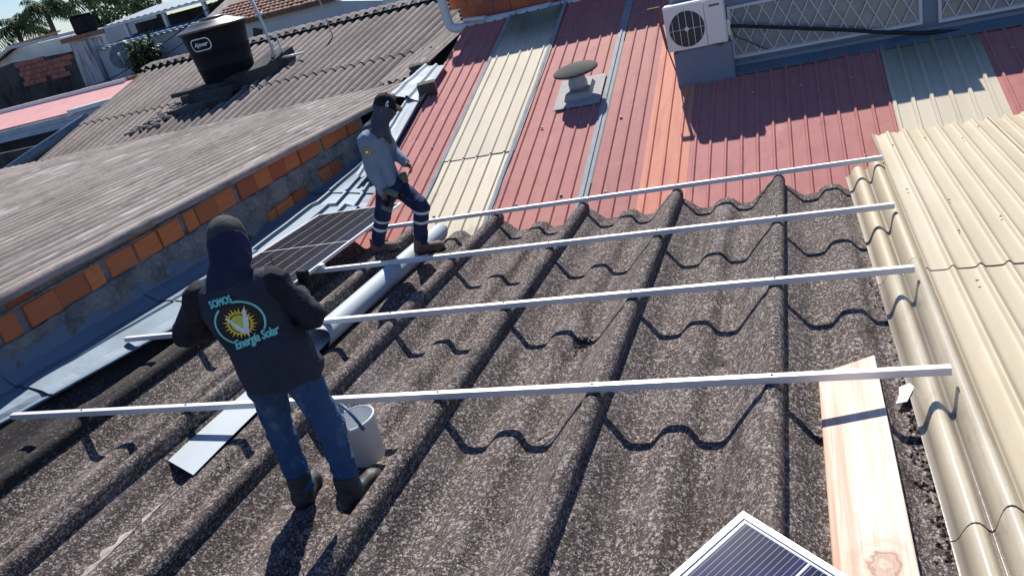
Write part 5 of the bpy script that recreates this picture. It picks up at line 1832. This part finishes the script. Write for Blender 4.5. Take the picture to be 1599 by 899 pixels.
T2.cut(A['pel'] + up_ * .05, up_)
tr2 = field_obj('trousers', T2, M['navy'], w2, wr=.010, wf=36, seed=15, stretch=(.7, .7, 1.3))


def leg_band(a, b, t0, t1, rad, parent, seed):
    """reflective tape wrapped round the trouser leg, following its surface"""
    me = tr2.data; base = Vector(worldloc(tr2))
    bvh = BVHTree.FromPolygons([v.co + base for v in me.vertices], [tuple(p.vertices) for p in me.polygons])
    d = unit(b - a); x = unit(np.cross(d, [.3, .9, .1])); y = np.cross(d, x)
    P = []
    for i in range(33):
        an = 2 * pi * i / 32; dr = x * cos(an) + y * sin(an)
        row = []
        for t in (t0, (t0 + t1) / 2, t1):
            c = a + (b - a) * t
            hit = bvh.ray_cast(Vector(tuple(c + dr * .16)), Vector(tuple(-dr)), .16)
            q_ = hit[0] if hit[0] is not None else Vector(tuple(c + dr * rad))
            row.append(q_ + Vector(tuple(dr)) * .004)
        P.append(row)
    mb = MB(); mb.grid(P, 0, True); mb.build('reflective_band', M['reflect'], parent)


for S in 'LR':
    leg_band(A['kn' + S], A['an' + S], .06, .135, .075, tr2, 1)
    leg_band(A['kn' + S], A['an' + S], .34, .415, .072, tr2, 2)
boot(J2, 'L', f2, M['boot_brown'], w2, M['rubber']); boot(J2, 'R', f2, M['boot_brown'], w2, M['rubber'])
Hh = A['head']
Hd = Field(.0075)
Hd.ell(Hh + HA2[2] * .008 - HA2[1] * .008, (.086, .106, .108), .02, HA2)
Hd.ell(Hh - HA2[2] * .062 + HA2[1] * .016, (.070, .078, .070), .04, HA2)
Hd.cap(Hh - HA2[2] * .06 - HA2[1] * .02, A['neck'] + up_ * .005, .066, .072, .04)
Hd.cap(A['neck'] - r2 * .07 - up_ * .02, A['neck'] + r2 * .07 - up_ * .03, .066, .066, .05)
Hd.cap(A['neck'] + f2 * .07 - up_ * .0, A['neck'] + f2 * .105 - up_ * .16, .055, .018, .05)
Hd.cap(A['neck'] - f2 * .06, A['neck'] - f2 * .10 - up_ * .09, .06, .035, .05)
Hd.sub_ell(Hh + HA2[1] * .112 + HA2[2] * .004, (.060, .046, .034), .012, HA2)
field_obj('hood', Hd, M['grey_hood'], w2, wr=.010, wf=36, seed=31, stretch=(1, 1, .7))
cp2 = cap_parts(w2, Hh + HA2[2] * .012, HA2, M['cap'], None, .07, 1.02)
# small pale emblem on the cap front and round badge on the sleeve
hv = [Vector(tuple(x)) for x in HA2]
emb = merge([shift(ring2(.021, .025, .007, 40, 320, 16), 0, 0), ([(-.004, -.032), (.004, -.032), (.004, .032), (-.004, .032)], [(0, 1, 2, 3)])])
dirn = (hv[1] * .55 + hv[0] * .83).normalized()
project_print('cap_emblem', [('cap_emblem', *emb, M['print_white'])], cp2, Vector(tuple(Hh)) + hv[2] * .075 + dirn * .09, Vector((0, 0, 1)).cross(dirn).normalized(), hv[2], dirn, .003, cp2)
sn = Vector((.35, -.93, .12)).normalized(); sx_ = Vector((0, 0, 1)).cross(sn).normalized()
sc_ = Vector(tuple(A['shR'] * .66 + A['elR'] * .34))
project_print('sleeve_badge', [('sleeve_badge', *disc2(.044), M['print_black']), ('badge_ring', *ring2(.038, .038, .009, 0, 360), M['print_sun']), ('badge_centre', *disc2(.017), M['print_white'])], shirt2, sc_, sx_, sn.cross(sx_), sn, .003, shirt2)
drill('green grey cordless drill held down in the right hand of the worker in side view', (-3.885, 6.715, .215), (.75, .15, -.55), (-.35, .0, -1), M['tool_green'])
mb = MB(); mb.box((-3.80, 7.0, .335), (.07, .10, .10), 0, Matrix.Rotation(.5, 3, 'Z'), .012); mb.box((-3.79, 6.93, .365), (.045, .05, .05), 0, Matrix.Rotation(.2, 3, 'X'), .008)
tag(mb.build('tool_pouch', M['tool_green']), 'small greenish tool pouch on the belt of the worker in side view', 'pouch')

# ================================================================= WATER TANK AND WHAT STANDS ROUND IT
tb = V(-13.22, 17.25, .745)
wt = thing('water_tank', 'black tapered plastic water tank with an oval white maker label on the brown roof', 'water tank', tb)
mb = MB()
mb.lathe(tb, [(r_ * 1.11, z_ * 1.05) for r_, z_ in [(.001, 0), (.56, 0), (.575, .03), (.605, .30), (.617, .31), (.617, .34), (.610, .35), (.645, .66), (.658, .67), (.658, .70), (.650, .71), (.700, 1.10), (.71, 1.12), (.745, 1.13), (.75, 1.155)]], 56)
mb.build('tank_shell', M['black_plastic'], wt)
mb = MB(); mb.lathe(tb, [(r_ * 1.11, z_ * 1.05) for r_, z_ in [(.775, 1.145), (.78, 1.18), (.74, 1.195), (.50, 1.28), (.48, 1.305), (.25, 1.35), (.001, 1.365)]], 56)
M['lid'] = pmat('dusty_black_lid', (0.10, 0.10, 0.095), .38, layers=[(3, (0.05, 0.05, 0.05), .45, .7, (1, 1, 1), 5, .8)], spec=.5)
lid = mb.build('lid', M['lid'], wt)
mb = MB(); mb.lathe(tb + V(.10, -.04, 0), [(.30, 1.36), (.30, 1.44), (.28, 1.455), (.001, 1.47)], 32); mb.build('hatch', M['lid'], lid)
# label: rounded frame and lettering printed on the curved shell
def wrap(vf, az, zc, size):
    """2D shape laid on the shell round azimuth az (0 = towards -y), height zc"""
    out = []
    for (x, y_) in [(p[0], p[1]) for p in vf[0]]:
        hgt = zc + y_ * size
        r = 1.11 * (.610 + (hgt / 1.05 - .35) / .75 * .09) + .016
        a = az + x * size / r
        out.append(tb + V(r * sin(a), -r * cos(a), hgt))
    return out, vf[1]


def rounded(w_, h_, r, n=6):
    p = []
    for cx, cy, a0 in ((w_ - r, h_ - r, 0), (-w_ + r, h_ - r, 90), (-w_ + r, -h_ + r, 180), (w_ - r, -h_ + r, 270)):
        for i in range(n + 1):
            a = radians(a0 + 90 * i / n); p.append((cx + r * cos(a), cy + r * sin(a)))
    return p


ro, ri = rounded(.5, .27, .22), rounded(.455, .225, .18)
n_ = len(ro)
frame2 = (ro + ri, [(i, (i + 1) % n_, n_ + (i + 1) % n_, n_ + i) for i in range(n_)])
az = .10
mb = MB(); v_, f_ = wrap(frame2, az, .92, .54); mb.v += v_
for q_ in f_: mb.face(q_)
lb = mb.build('label', M['print_white'], wt)
tv = text_mesh('Ajover', .27, 0, .35, .9)
bmx = bmesh.new(); vv = [bmx.verts.new((p[0], p[1], 0)) for p in tv[0]]
for q_ in tv[1]:
    try: bmx.faces.new([vv[k] for k in q_])
    except ValueError: pass
bmesh.ops.triangulate(bmx, faces=bmx.faces)
bmx.verts.index_update()
tv = ([(v.co.x, v.co.y) for v in bmx.verts], [tuple(v.index for v in q_.verts) for q_ in bmx.faces]); bmx.free()
mb = MB()
for dx, dy in ((.006, 0), (-.006, 0), (0, .006), (0, -.006)):
    v_, f_ = wrap(shift(tv, dx, dy), az, .92, .54); b0 = len(mb.v); mb.v += v_
    for q_ in f_: mb.face([k + b0 for k in q_])
mb.build('lettering', M['print_white'], lb)['kind'] = 'stuff'

pl_ = thing('concrete_plinth', 'blackened concrete plinth with slabs under the black water tank', 'plinth', V(-13.0, 16.9, .3))
mb = MB()
mb.prism([V(-13.85, 15.35, -.3), V(-12.45, 15.35, -.3), V(-12.45, 15.35, .50), V(-13.85, 15.35, .46)], (0, 2.6, .0)); mb.box((-13.2, 17.0, .45), (1.5, 1.9, .42), 0, None, .03)
mb.build('plinth_block', M['dark_concrete'], pl_)
mb = MB(); mb.box((-13.50, 16.75, .69), (1.7, 1.0, .10), 0, Matrix.Rotation(.03, 3, 'Z'), .015); mb.build('slab', M['dark_concrete'], pl_)
mb = MB(); mb.prism([V(-12.75, 16.35, .50), V(-11.95, 17.05, .55), V(-11.90, 18.3, .75), V(-12.55, 18.3, .75), V(-12.75, 17.2, .55)], (0, 0, .30)); mb.build('plinth_block', M['dark_concrete'], pl_)
mb = MB()
for i in range(60):
    c = V(-14.0 + rnd.uniform(-.5, .3), 15.4 + rnd.uniform(-.9, .9), 0); c.z = TANKZ(c.y) + .05
    r = rnd.uniform(.03, .10)
    mb.box(c, (r * 2, r * 1.6, r), 0, Matrix.Rotation(rnd.uniform(0, 3), 3, 'Z') @ Matrix.Rotation(rnd.uniform(-.3, .3), 3, 'X'), r * .25)
o = mb.build('mortar_rubble', M['fibre_pale']); o['kind'] = 'stuff'; tag(o, 'crumbled mortar lying on the brown roof left of the plinth', 'rubble')
ps = thing('pipe_stack', 'white water pipes rising beside the black water tank', 'pipe', V(-12.1, 17.6, .8))
for pts, r in (([V(-12.08, 17.7, .55), V(-12.10, 17.7, 1.6), V(-12.18, 17.7, 2.35)], .035), ([V(-11.98, 17.9, .70), V(-11.98, 17.9, 1.42)], .025), ([V(-12.25, 17.7, 1.95), V(-12.0, 17.72, 1.98)], .03), ([V(-12.12, 17.6, .9), V(-11.75, 17.9, .86), V(-11.6, 18.2, .84)], .028), ([V(-12.28, 17.62, .72), V(-12.05, 17.75, 1.25)], .022)):
    mb = MB(); mb.tube(pts, r, 8); mb.build('pipe_length', M['pvc'], ps)
mb = MB(); mb.tube([V(-11.62, 19.9, .75), V(-11.72, 19.9, 2.9)], .018, 6); tag(mb.build('antenna_pole', M['galv']), 'thin metal pole behind the pipes of the water tank', 'pole')

# ================================================================= NEIGHBOURING BUILDINGS BEHIND
# white house behind the ridge
wh = thing('house', 'white house with strip windows and tiled roof behind the brown corrugated ridge', 'house', V(-15, 26, -3.6))
mb = MB()
mb.prism([V(-20.5, 26, -3.6), V(-12.95, 26, -3.6), V(-12.95, 26, 1.30), V(-14.75, 26, 1.66), V(-20.5, 26, 1.68)], (0, 5, 0)); mb.build('wall', M['white_wall'], wh)
for (x0, x1, z0, z1, nn) in ((-17.05, -15.17, 1.02, 1.15, 3), (-14.53, -13.36, .985, 1.145, 2)):
    mb = MB()
    for (a, b, c, d) in ((x0 - .04, x1 + .04, z0 - .04, z0), (x0 - .04, x1 + .04, z1, z1 + .03), (x0 - .04, x0, z0, z1), (x1, x1 + .04, z0, z1)):
        mb.box(((a + b) / 2, 25.985, (c + d) / 2), (b - a, .07, d - c))
    for k in range(1, nn):
        mb.box((x0 + (x1 - x0) * k / nn, 25.985, (z0 + z1) / 2), (.03, .06, z1 - z0))
    wo_ = mb.build('window', M['white_paint'], wh)
    for k in range(nn):
        mb = MB(); a = x0 + (x1 - x0) * k / nn + .015; b = x0 + (x1 - x0) * (k + 1) / nn - .015
        mb.box(((a + b) / 2, 25.99, (z0 + z1) / 2), (b - a, .01, z1 - z0)); mb.build('pane', M['black_plastic'] if k else M['glass_dull'], wo_)
mb = MB(); mb.box((-18.1, 25.96, 1.22), (.34, .08, .36), 0, Matrix.Rotation(.35, 3, 'Y')); mb.build('shutter', M['dark_concrete'], wh)
mb = MB(); mb.tube([V(-18.3, 25.9, 1.02), V(-17.45, 25.9, 1.10)], .025, 6); mb.build('handrail', M['steel'], wh)
# tiles on its roof: barrel tile courses
tile = MB()
tile.tube([V(0, 0, 0), V(0, .48, .085)], .085, 8, 0, True, [.09, .075]); tm = tile.mesh('roof_tile', M['terracotta'])
mb = MB(); mb.prism([V(-20.7, 25.72, 1.66), V(-14.55, 25.72, 1.66), V(-15.6, 29, 2.35), V(-20.7, 29, 2.35)], (0, 0, .05)); rfo = mb.build('roof', M['terracotta'], wh)
lo = worldloc(rfo)
for j in range(7):
    for i in range(30):
        x = -20.6 + .205 * i; y = 25.66 + .44 * j
        if x > -14.5 - j * .14: continue
        o = link('roof_tile', tm, rfo); o.location = V(x + rnd.uniform(-.01, .01), y, 1.72 + .0935 * j + rnd.uniform(-.008, .008)) - lo; o.rotation_euler = (.02, 0, rnd.uniform(-.03, .03))
# leafy plant behind the ridge
def leaf_blade(mb, base, d, L, wd, droop, seg=4, m=0):
    """long narrow leaf as a bent strip"""
    d = Vector(d).normalized()
    side = d.cross(V(0, 0, 1)).normalized() if abs(d.z) < .98 else V(1, 0, 0)
    n = len(mb.v)
    for i in range(seg + 1):
        t = i / seg
        p = Vector(base) + d * (L * t) + V(0, 0, -droop * L * t * t)
        w_ = wd * sin(pi * min(1, .12 + .88 * t) if t < .98 else .03) * .5
        mb.v += [p + side * w_, p - side * w_ + V(0, 0, .0)]
    for i in range(seg): mb.face((n + 2 * i, n + 2 * i + 1, n + 2 * i + 3, n + 2 * i + 2), m)


def leafy_plant(label, base, h_, nst, nl, L, wd, mats, spread, ymix=0.0):
    t = thing('plant', label, 'plant', base)
    stm = MB(); lf = MB()
    for k in range(nst):
        a = rnd.uniform(0, 6.28); top = Vector(base) + V(cos(a) * spread * rnd.random(), sin(a) * spread * rnd.random(), h_ * rnd.uniform(.5, 1))
        stm.tube([Vector(base) + V(cos(a) * .05, sin(a) * .05, 0), (Vector(base) + top) / 2 + V(0, 0, .1), top], .02, 5)
        for i in range(nl):
            az_ = rnd.uniform(0, 6.28); el_ = rnd.uniform(-.4, 1.2)
            leaf_blade(lf, top + V(0, 0, -rnd.uniform(0, h_ * .25)), (cos(az_) * cos(el_), sin(az_) * cos(el_), sin(el_)), L * rnd.uniform(.7, 1.2), wd, rnd.uniform(.2, .6), 4, 1 if rnd.random() < ymix else 0)
    stm.build('stem', M['trunk'], t); o = lf.build('foliage', mats, t); o['kind'] = 'stuff'
    return t


leafy_plant('green and yellow broad leaved plant behind the ridge beside the white house', V(-11.9, 24.3, -.6), 1.55, 12, 16, .50, .12, [M['leaf'], M['leaf_yellow']], .9, .3)
leafy_plant('spiky leaved green plant beside the satellite dish, left of the water tank', V(-26.0, 28.9, -.6), 2.75, 20, 24, .70, .13, [M['palm_leaf'], M['leaf']], .75, .3)

# long low house with a veranda, grey walls and a stained white column
lh = thing('house', 'long grey house with dark veranda under a tin roof behind the satellite dish', 'house', V(-26, 30, -3.6))
mb = MB()
mb.box((-24.5, 31.5, -.75), (9.8, 3.0, 5.7)); mb.build('wall', M['pale_wall'], lh)
mb = MB(); mb.box((-24.4, 33.6, 1.2), (10.2, 1.2, 3.0)); mb.build('veranda_back', M['dark_concrete'], lh)
mb = MB()
P = [[V(x, y, z + wave(x, .35, .02)) for (y, z) in ((29.85, 2.02), (33.0, 2.30))] for x in np.arange(-29.3, -19.5, .058)]
mb.slab(P, (0, 0, -.02), 0, True); mb.build('lower_roof', M['flash'], lh)
mb = MB()
P = [[V(x, y, z + wave(x, .4, .02)) for (y, z) in ((31.6, 2.93), (35.5, 3.30))] for x in np.arange(-30.0, -19.0, .066)]
mb.slab(P, (0, 0, -.03), 0, True); rf_ = mb.build('upper_roof', M['flash'], lh)
mb = MB(); mb.box((-24.5, 31.55, 2.86), (11.0, .08, .10)); mb.build('fascia', M['pvc'], rf_)
for x in (-28.9, -26.6, -24.3, -22.0):
    mb = MB(); mb.box((x, 31.75, 2.45), (.16, .16, .80)); mb.build('post', M['pvc'], lh)
mb = MB(); mb.prism([V(-26.2, 35.5, 3.5), V(-19.0, 35.5, 3.5), V(-19.0, 37, 3.9), V(-24.5, 37, 3.9)], (0, 0, .08)); mb.build('back_roof', M['galv'], lh)

col = thing('chimney_column', 'stained white column carrying a small black tank on top', 'column', V(-30.2, 30, -3.6))
mb = MB()
mb.prism([V(-30.95, 29.7, -3.6), V(-29.42, 29.7, -3.6), V(-29.42, 29.7, 2.55), V(-30.45, 29.7, 2.60)], (0, .9, 0)); mb.build('shaft', M['stained_white'], col)
mb = MB(); mb.box((-29.95, 30.1, 2.72), (1.5, 1.2, .20)); mb.build('cap_slab', M['terracotta'], col)
bt = V(-29.60, 30.1, 2.82)
b_ = thing('small_tank', 'small black tank standing on top of the stained white column', 'water tank', bt)
mb = MB(); mb.box(bt + V(0, 0, .37), (.80, .70, .74), 0, None, .06); mb.build('tank_shell', M['black_plastic'], b_)
mb = MB(); mb.box(bt + V(0, 0, .77), (.86, .76, .06), 0, None, .02); mb.build('lid', M['black_plastic'], b_)

ds = thing('satellite_dish', 'grey satellite dish on the white wall, left of the spiky plant', 'satellite dish', V(-27.4, 29.3, 1.5))
mb = MB()
dax = V(.45, -.85, .42).normalized(); dc = V(-27.35, 29.2, 1.50)
P0_ = [(.0001, .0), (.16, .012), (.32, .045), (.45, .09), (.56, .14)]
mb.lathe(dc, P0_, 40, 0, dax)
o = mb.build('dish', M['dish_blue'], ds)
so_ = o.modifiers.new('thick', 'SOLIDIFY'); so_.thickness = .02
mb = MB(); mb.tube([dc + dax * .14 + dax.orthogonal().normalized() * 0 + V(0, 0, -.5), dc + dax * .55 + V(0, 0, -.12)], .018, 6); mb.tube([dc + dax * .50 + V(0, 0, -.16), dc + dax * .62 + V(0, 0, -.05)], .05, 8); mb.build('feed_arm', M['pvc'], ds)
mb = MB(); mb.tube([dc - dax * .02, dc - dax * .2 + V(0, 0, -.2), V(-27.2, 29.9, .7)], .03, 6); mb.build('mast', M['galv'], ds)

# blackened wall with exposed clay blocks, pale gable behind it
bwv = thing('block_wall', 'blackened wall with a patch of exposed pinkish clay blocks, far left', 'wall', V(-33.6, 30.2, -3.6))
mb = MB(); mb.prism([V(-38, 30.05, -3.6), V(-30.9, 30.05, -3.6), V(-30.9, 30.05, 2.24), V(-34.6, 30.05, 2.42), V(-38, 30.05, 2.2)], (0, .25, 0)); mb.build('render', M['dark_concrete'], bwv)
M['brick_far'] = pmat('pinkish_clay_block', (0.30, 0.125, 0.10), .9, layers=[(6, (0.16, 0.075, 0.065), .48, .72, (1, 1, 1), 6, .8)], bump=[(20, .3, .02, 4)], rand=.2)
bmsh = [None]
for r in range(5):
    x = -34.45 + .18 * (r % 2)
    z = 1.27 + .222 * r
    while x < -31.1 + .0:
        if not (r == 4 and x > -32.6) and not (r == 0 and x > -33.2 and rnd.random() < .8) and not (r == 1 and x > -31.8):
            if bmsh[0] is None:
                mq = MB(); mq.box((0, 0, 0), (.36, .12, .205), 0, None, .008); bmsh[0] = mq.mesh('clay_block', M['brick_far'])
            o = link('clay_block', bmsh[0], bwv); o.location = V(x + .18, 30.02 + rnd.uniform(-.012, .015), z + .1) - worldloc(bwv)
        x += .375
gb = thing('house', 'pale gabled house with a tiled roof behind the blackened wall', 'house', V(-33.5, 34, -3.6))
mb = MB(); mb.prism([V(-39.5, 33, -3.6), V(-31.5, 33, -3.6), V(-31.5, 33, 2.9), V(-37.2, 33, 3.05), V(-39.5, 33, 2.45)], (0, 4, 0)); mb.build('wall', M['white_wall'], gb)
mb = MB(); mb.prism([V(-43, 32.6, 2.35), V(-39.3, 32.6, 2.5), V(-37.1, 32.6, 3.2), V(-37.1, 36, 3.35), V(-43, 36, 2.8)], (0, 0, .06)); rfo = mb.build('roof', M['terracotta'], gb)
mb = MB(); mb.beam(V(-39.6, 32.5, 2.45), V(-37.1, 32.5, 3.16), .12, .14); mb.beam(V(-37.15, 32.5, 3.14), V(-31.3, 32.5, 3.0), .14, .14); mb.build('verge_board', M['pvc'], gb)

# pink roof with box gutter, lower left
pk_ = thing('pink_roof', 'flat pink roof with white edges and a grey box gutter at far left', 'roof', V(-26, 25, -3.6))
mb = MB(); mb.prism([V(-34, 24.1, .02), V(-23.4, 24.1, .17), V(-21.5, 26.9, .62), V(-34, 26.9, .50)], (0, 0, .05)); mb.build('roof_deck', M['pink_roof'], pk_)
mb = MB(); mb.beam(V(-34, 26.9, .60), V(-25.6, 26.9, .70), .16, .14); mb.build('edge_trim', M['white_paint'], pk_)
mb = MB(); mb.beam(V(-25.9, 23.95, .215), V(-23.0, 24.35, .30), .42, .16); mb.build('edge_trim', M['white_paint'], pk_)
mb = MB()
P = [[V(x, y, z + (x + 30) * .015) for (y, z) in ((24.05, .02), (24.02, .06), (23.86, .06), (23.84, -.14), (23.70, -.14), (23.66, -.32), (23.64, -.34))] for x in np.linspace(-35, -23.6, 8)]
mb.slab(P, (0, .02, 0), 0, False); mb.build('box_gutter', M['galv'], pk_)
mb = MB(); mb.box((-29, 25.6, -1.9), (10.5, 2.9, 3.5)); mb.build('wall', M['dark_concrete'], pk_)
tr_ = MB()
for k in range(28):
    x = -35 + .44 * k
    mb = MB(); mb.tube([V(x, 27.3 + rnd.uniform(-.05, .05), .62 + (x + 30) * .012), V(x + .44, 27.3 + rnd.uniform(-.05, .05), .63 + (x + 30) * .012)], .09, 8, 0, True, [.10, .085])
    mb.build('coping_tile', M['terracotta'], pk_)
wl_ = thing('yard_wall', 'dark stained yard wall with a sloping pipe between pink roof and grey roof', 'wall', V(-27, 21.5, -3.6))
mb = MB(); mb.box((-28, 21.6, -1.9), (12, .2, 2.9)); mb.build('wall', M['dark_concrete'], wl_)
mb = MB(); mb.tube([V(-31, 20.9, -2.2), V(-25.5, 21.0, -.72), V(-22.4, 21.2, .10)], .20, 10); mb.build('downpipe', M['flash'], wl_)
tag((lambda m_: (m_.tube(smooth([V(-31.4, 29.2, .55), V(-28.0, 28.8, .80), V(-24.5, 28.2, 1.55), V(-20.5, 27.5, 2.6)], 5), .022, 5), m_.build('overhead_wire', M['cable']))[1])(MB()), 'upper overhead wire crossing in front of the white wall and dish', 'wire')
tag((lambda m_: (m_.tube(smooth([V(-31.4, 29.2, .35), V(-28.0, 28.8, .52), V(-24.5, 28.2, 1.15), V(-20.5, 27.5, 2.1)], 5), .022, 5), m_.build('overhead_wire', M['cable']))[1])(MB()), 'lower overhead wire crossing in front of the white wall and dish', 'wire')


# ---------------------------------------------------------------- palms and trees on the skyline
def palm(label, base, h_, nfr, L, lean=(0, 0)):
    t = thing('palm_tree', label, 'palm', base, 'palms on the skyline')
    base = Vector(base); top = base + V(lean[0], lean[1], h_)
    mb = MB(); mb.tube([base, base.lerp(top, .5) + V(lean[0] * -.15, 0, 0), top], .16, 8, 0, True, [.24, .17, .14]); mb.build('trunk', M['trunk'], t)
    fr = MB()
    for k in range(nfr):
        az_ = 2 * pi * k / nfr * 2.4 + rnd.uniform(-.2, .2); el_ = rnd.uniform(-.25, 1.25)
        d = V(cos(az_) * cos(el_), sin(az_) * cos(el_), sin(el_))
        Lf = L * rnd.uniform(.8, 1.1); dr = rnd.uniform(.45, .8) * (1.1 if el_ > .3 else .7)
        prev = None
        side = d.cross(V(0, 0, 1)).normalized()
        N_ = 15
        pts = [top + d * (Lf * i / N_) + V(0, 0, -dr * Lf * (i / N_) ** 2) for i in range(N_ + 1)]
        fr.tube(pts, .02, 3, 0, False, [.035 * (1 - i / (N_ + 1)) + .006 for i in range(N_ + 1)])
        for i in range(2, N_ + 1):
            tq = (pts[i] - pts[i - 1]).normalized()
            ln = .75 * L / 2.6 * sin(pi * (.12 + .80 * i / N_)) + .12
            for sg in (-1, 1):
                dd = (side * sg * .8 + tq * .55 + V(0, 0, -.35 + rnd.uniform(-.2, .2))).normalized()
                leaf_blade(fr, pts[i] - tq * rnd.uniform(0, .1), dd, ln * rnd.uniform(.8, 1.1), .085, .35, 2)
    o = fr.build('crown', M['palm_leaf'], t); o['kind'] = 'stuff'


palm('tall palm with a full round crown on the skyline left of the small black tank', V(-41.9, 40, -3.6), 8.5, 30, 2.1, (.2, 0))
palm('lower palm with ragged fronds at the far left edge of the skyline', V(-46.0, 41, -3.6), 8.1, 28, 2.2, (.4, 0))
palm('palm just left of the leafy tree, behind the small black tank', V(-38.8, 40.5, -3.6), 8.5, 26, 1.9, (.1, 0))
palm('palm whose crown stands low at the left edge of the frame', V(-47.8, 39, -3.6), 6.4, 26, 2.3)


def tree(label, base, h_, r, nleaf, name='broadleaf_tree', lsz=.34):
    base = Vector(base); t = thing(name, label, 'tree', base)
    mb = MB(); top = base + V(.1, 0, h_ * .55)
    mb.tube([base, base.lerp(top, .6) + V(.1, .1, 0), top], .2, 8, 0, True, [.30, .2, .13])
    clumps = []
    for k in range(16):
        a = rnd.uniform(0, 6.28); e = rnd.uniform(-.5, 1.3); q = rnd.uniform(.45, 1.0)
        c = base + V(0, 0, h_ * .66) + V(cos(a) * cos(e) * r * q, sin(a) * cos(e) * r * q, sin(e) * h_ * .36 * q)
        clumps.append((c, rnd.uniform(.28, .5) * r))
        mb.tube([top, top.lerp(c, .5) + V(0, 0, .1), c], .06, 5, 0, False, [.10, .06, .02])
    mb.build('trunk', M['trunk'], t)
    fo = MB()
    for i in range(nleaf):
        c, rr = clumps[rnd.randrange(len(clumps))]
        d = Vector((rnd.gauss(0, 1), rnd.gauss(0, 1), rnd.gauss(0, 1))).normalized()
        p = c + d * rr * rnd.random() ** .4
        nrm_ = (d + Vector((rnd.gauss(0, .6), rnd.gauss(0, .6), rnd.gauss(.4, .6)))).normalized()
        x = nrm_.orthogonal().normalized(); x.rotate(Quaternion(nrm_, rnd.uniform(0, 6.28))); y_ = nrm_.cross(x)
        L_ = lsz * rnd.uniform(.7, 1.3)
        n = len(fo.v); fo.v += [p - x * L_ * .5, p + y_ * L_ * .22, p + x * L_ * .5, p - y_ * L_ * .22]; fo.face((n, n + 1, n + 2, n + 3))
    o = fo.build('crown', M['leaf'], t); o['kind'] = 'stuff'


tree('leafy green tree rising behind the tin roof of the long house', V(-36.2, 40, -3.6), 9.0, 2.6, 5200)
tree('dark leafy tree behind the dark gable, above the water tank', V(-24.5, 42, -3.6), 9.5, 3.6, 5200)
tree('dark bushy tree low on the skyline behind the palms', V(-45.5, 46, -3.6), 6.6, 3.0, 4200)
# dark gabled shed and trees behind the tank
sd = thing('shed', 'dark gabled shed with black shaded side behind the water tank', 'shed', V(-20, 31, -3.6))
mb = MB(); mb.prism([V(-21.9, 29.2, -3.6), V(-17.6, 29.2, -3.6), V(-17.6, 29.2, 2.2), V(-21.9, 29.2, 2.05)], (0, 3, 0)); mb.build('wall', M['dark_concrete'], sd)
mb = MB(); mb.prism([V(-22.4, 28.9, 2.05), V(-17.2, 28.9, 2.25), V(-17.2, 32.5, 3.3), V(-22.4, 32.5, 3.1)], (0, 0, .06)); mb.build('roof', M['fibre_pale'], sd)
# far tree line closing the horizon
o = None
ft = MB()
for i in range(15000):
    a = radians(rnd.uniform(-100, 40)); R_ = rnd.uniform(95, 150)
    hgt = (6.0 + 2.5 * mnoise.noise(V(a * 9, 2, 1)) + 1.5 * mnoise.noise(V(a * 30, 5, 1)))
    p = V(sin(a) * R_, cos(a) * R_, -3.6 + hgt * rnd.random() ** .7)
    d = Vector((rnd.gauss(0, 1), rnd.gauss(0, 1), rnd.gauss(.3, 1))).normalized(); x = d.orthogonal().normalized(); y_ = d.cross(x)
    L_ = rnd.uniform(.9, 2.2); n = len(ft.v)
    ft.v += [p - x * L_ * .6, p + y_ * L_ * .4, p + x * L_ * .6, p - y_ * L_ * .4]; ft.face((n, n + 1, n + 2, n + 3))
o = ft.build('far_trees', M['leaf']); o['kind'] = 'stuff'
tag(o, 'far off band of trees along the horizon', 'trees')
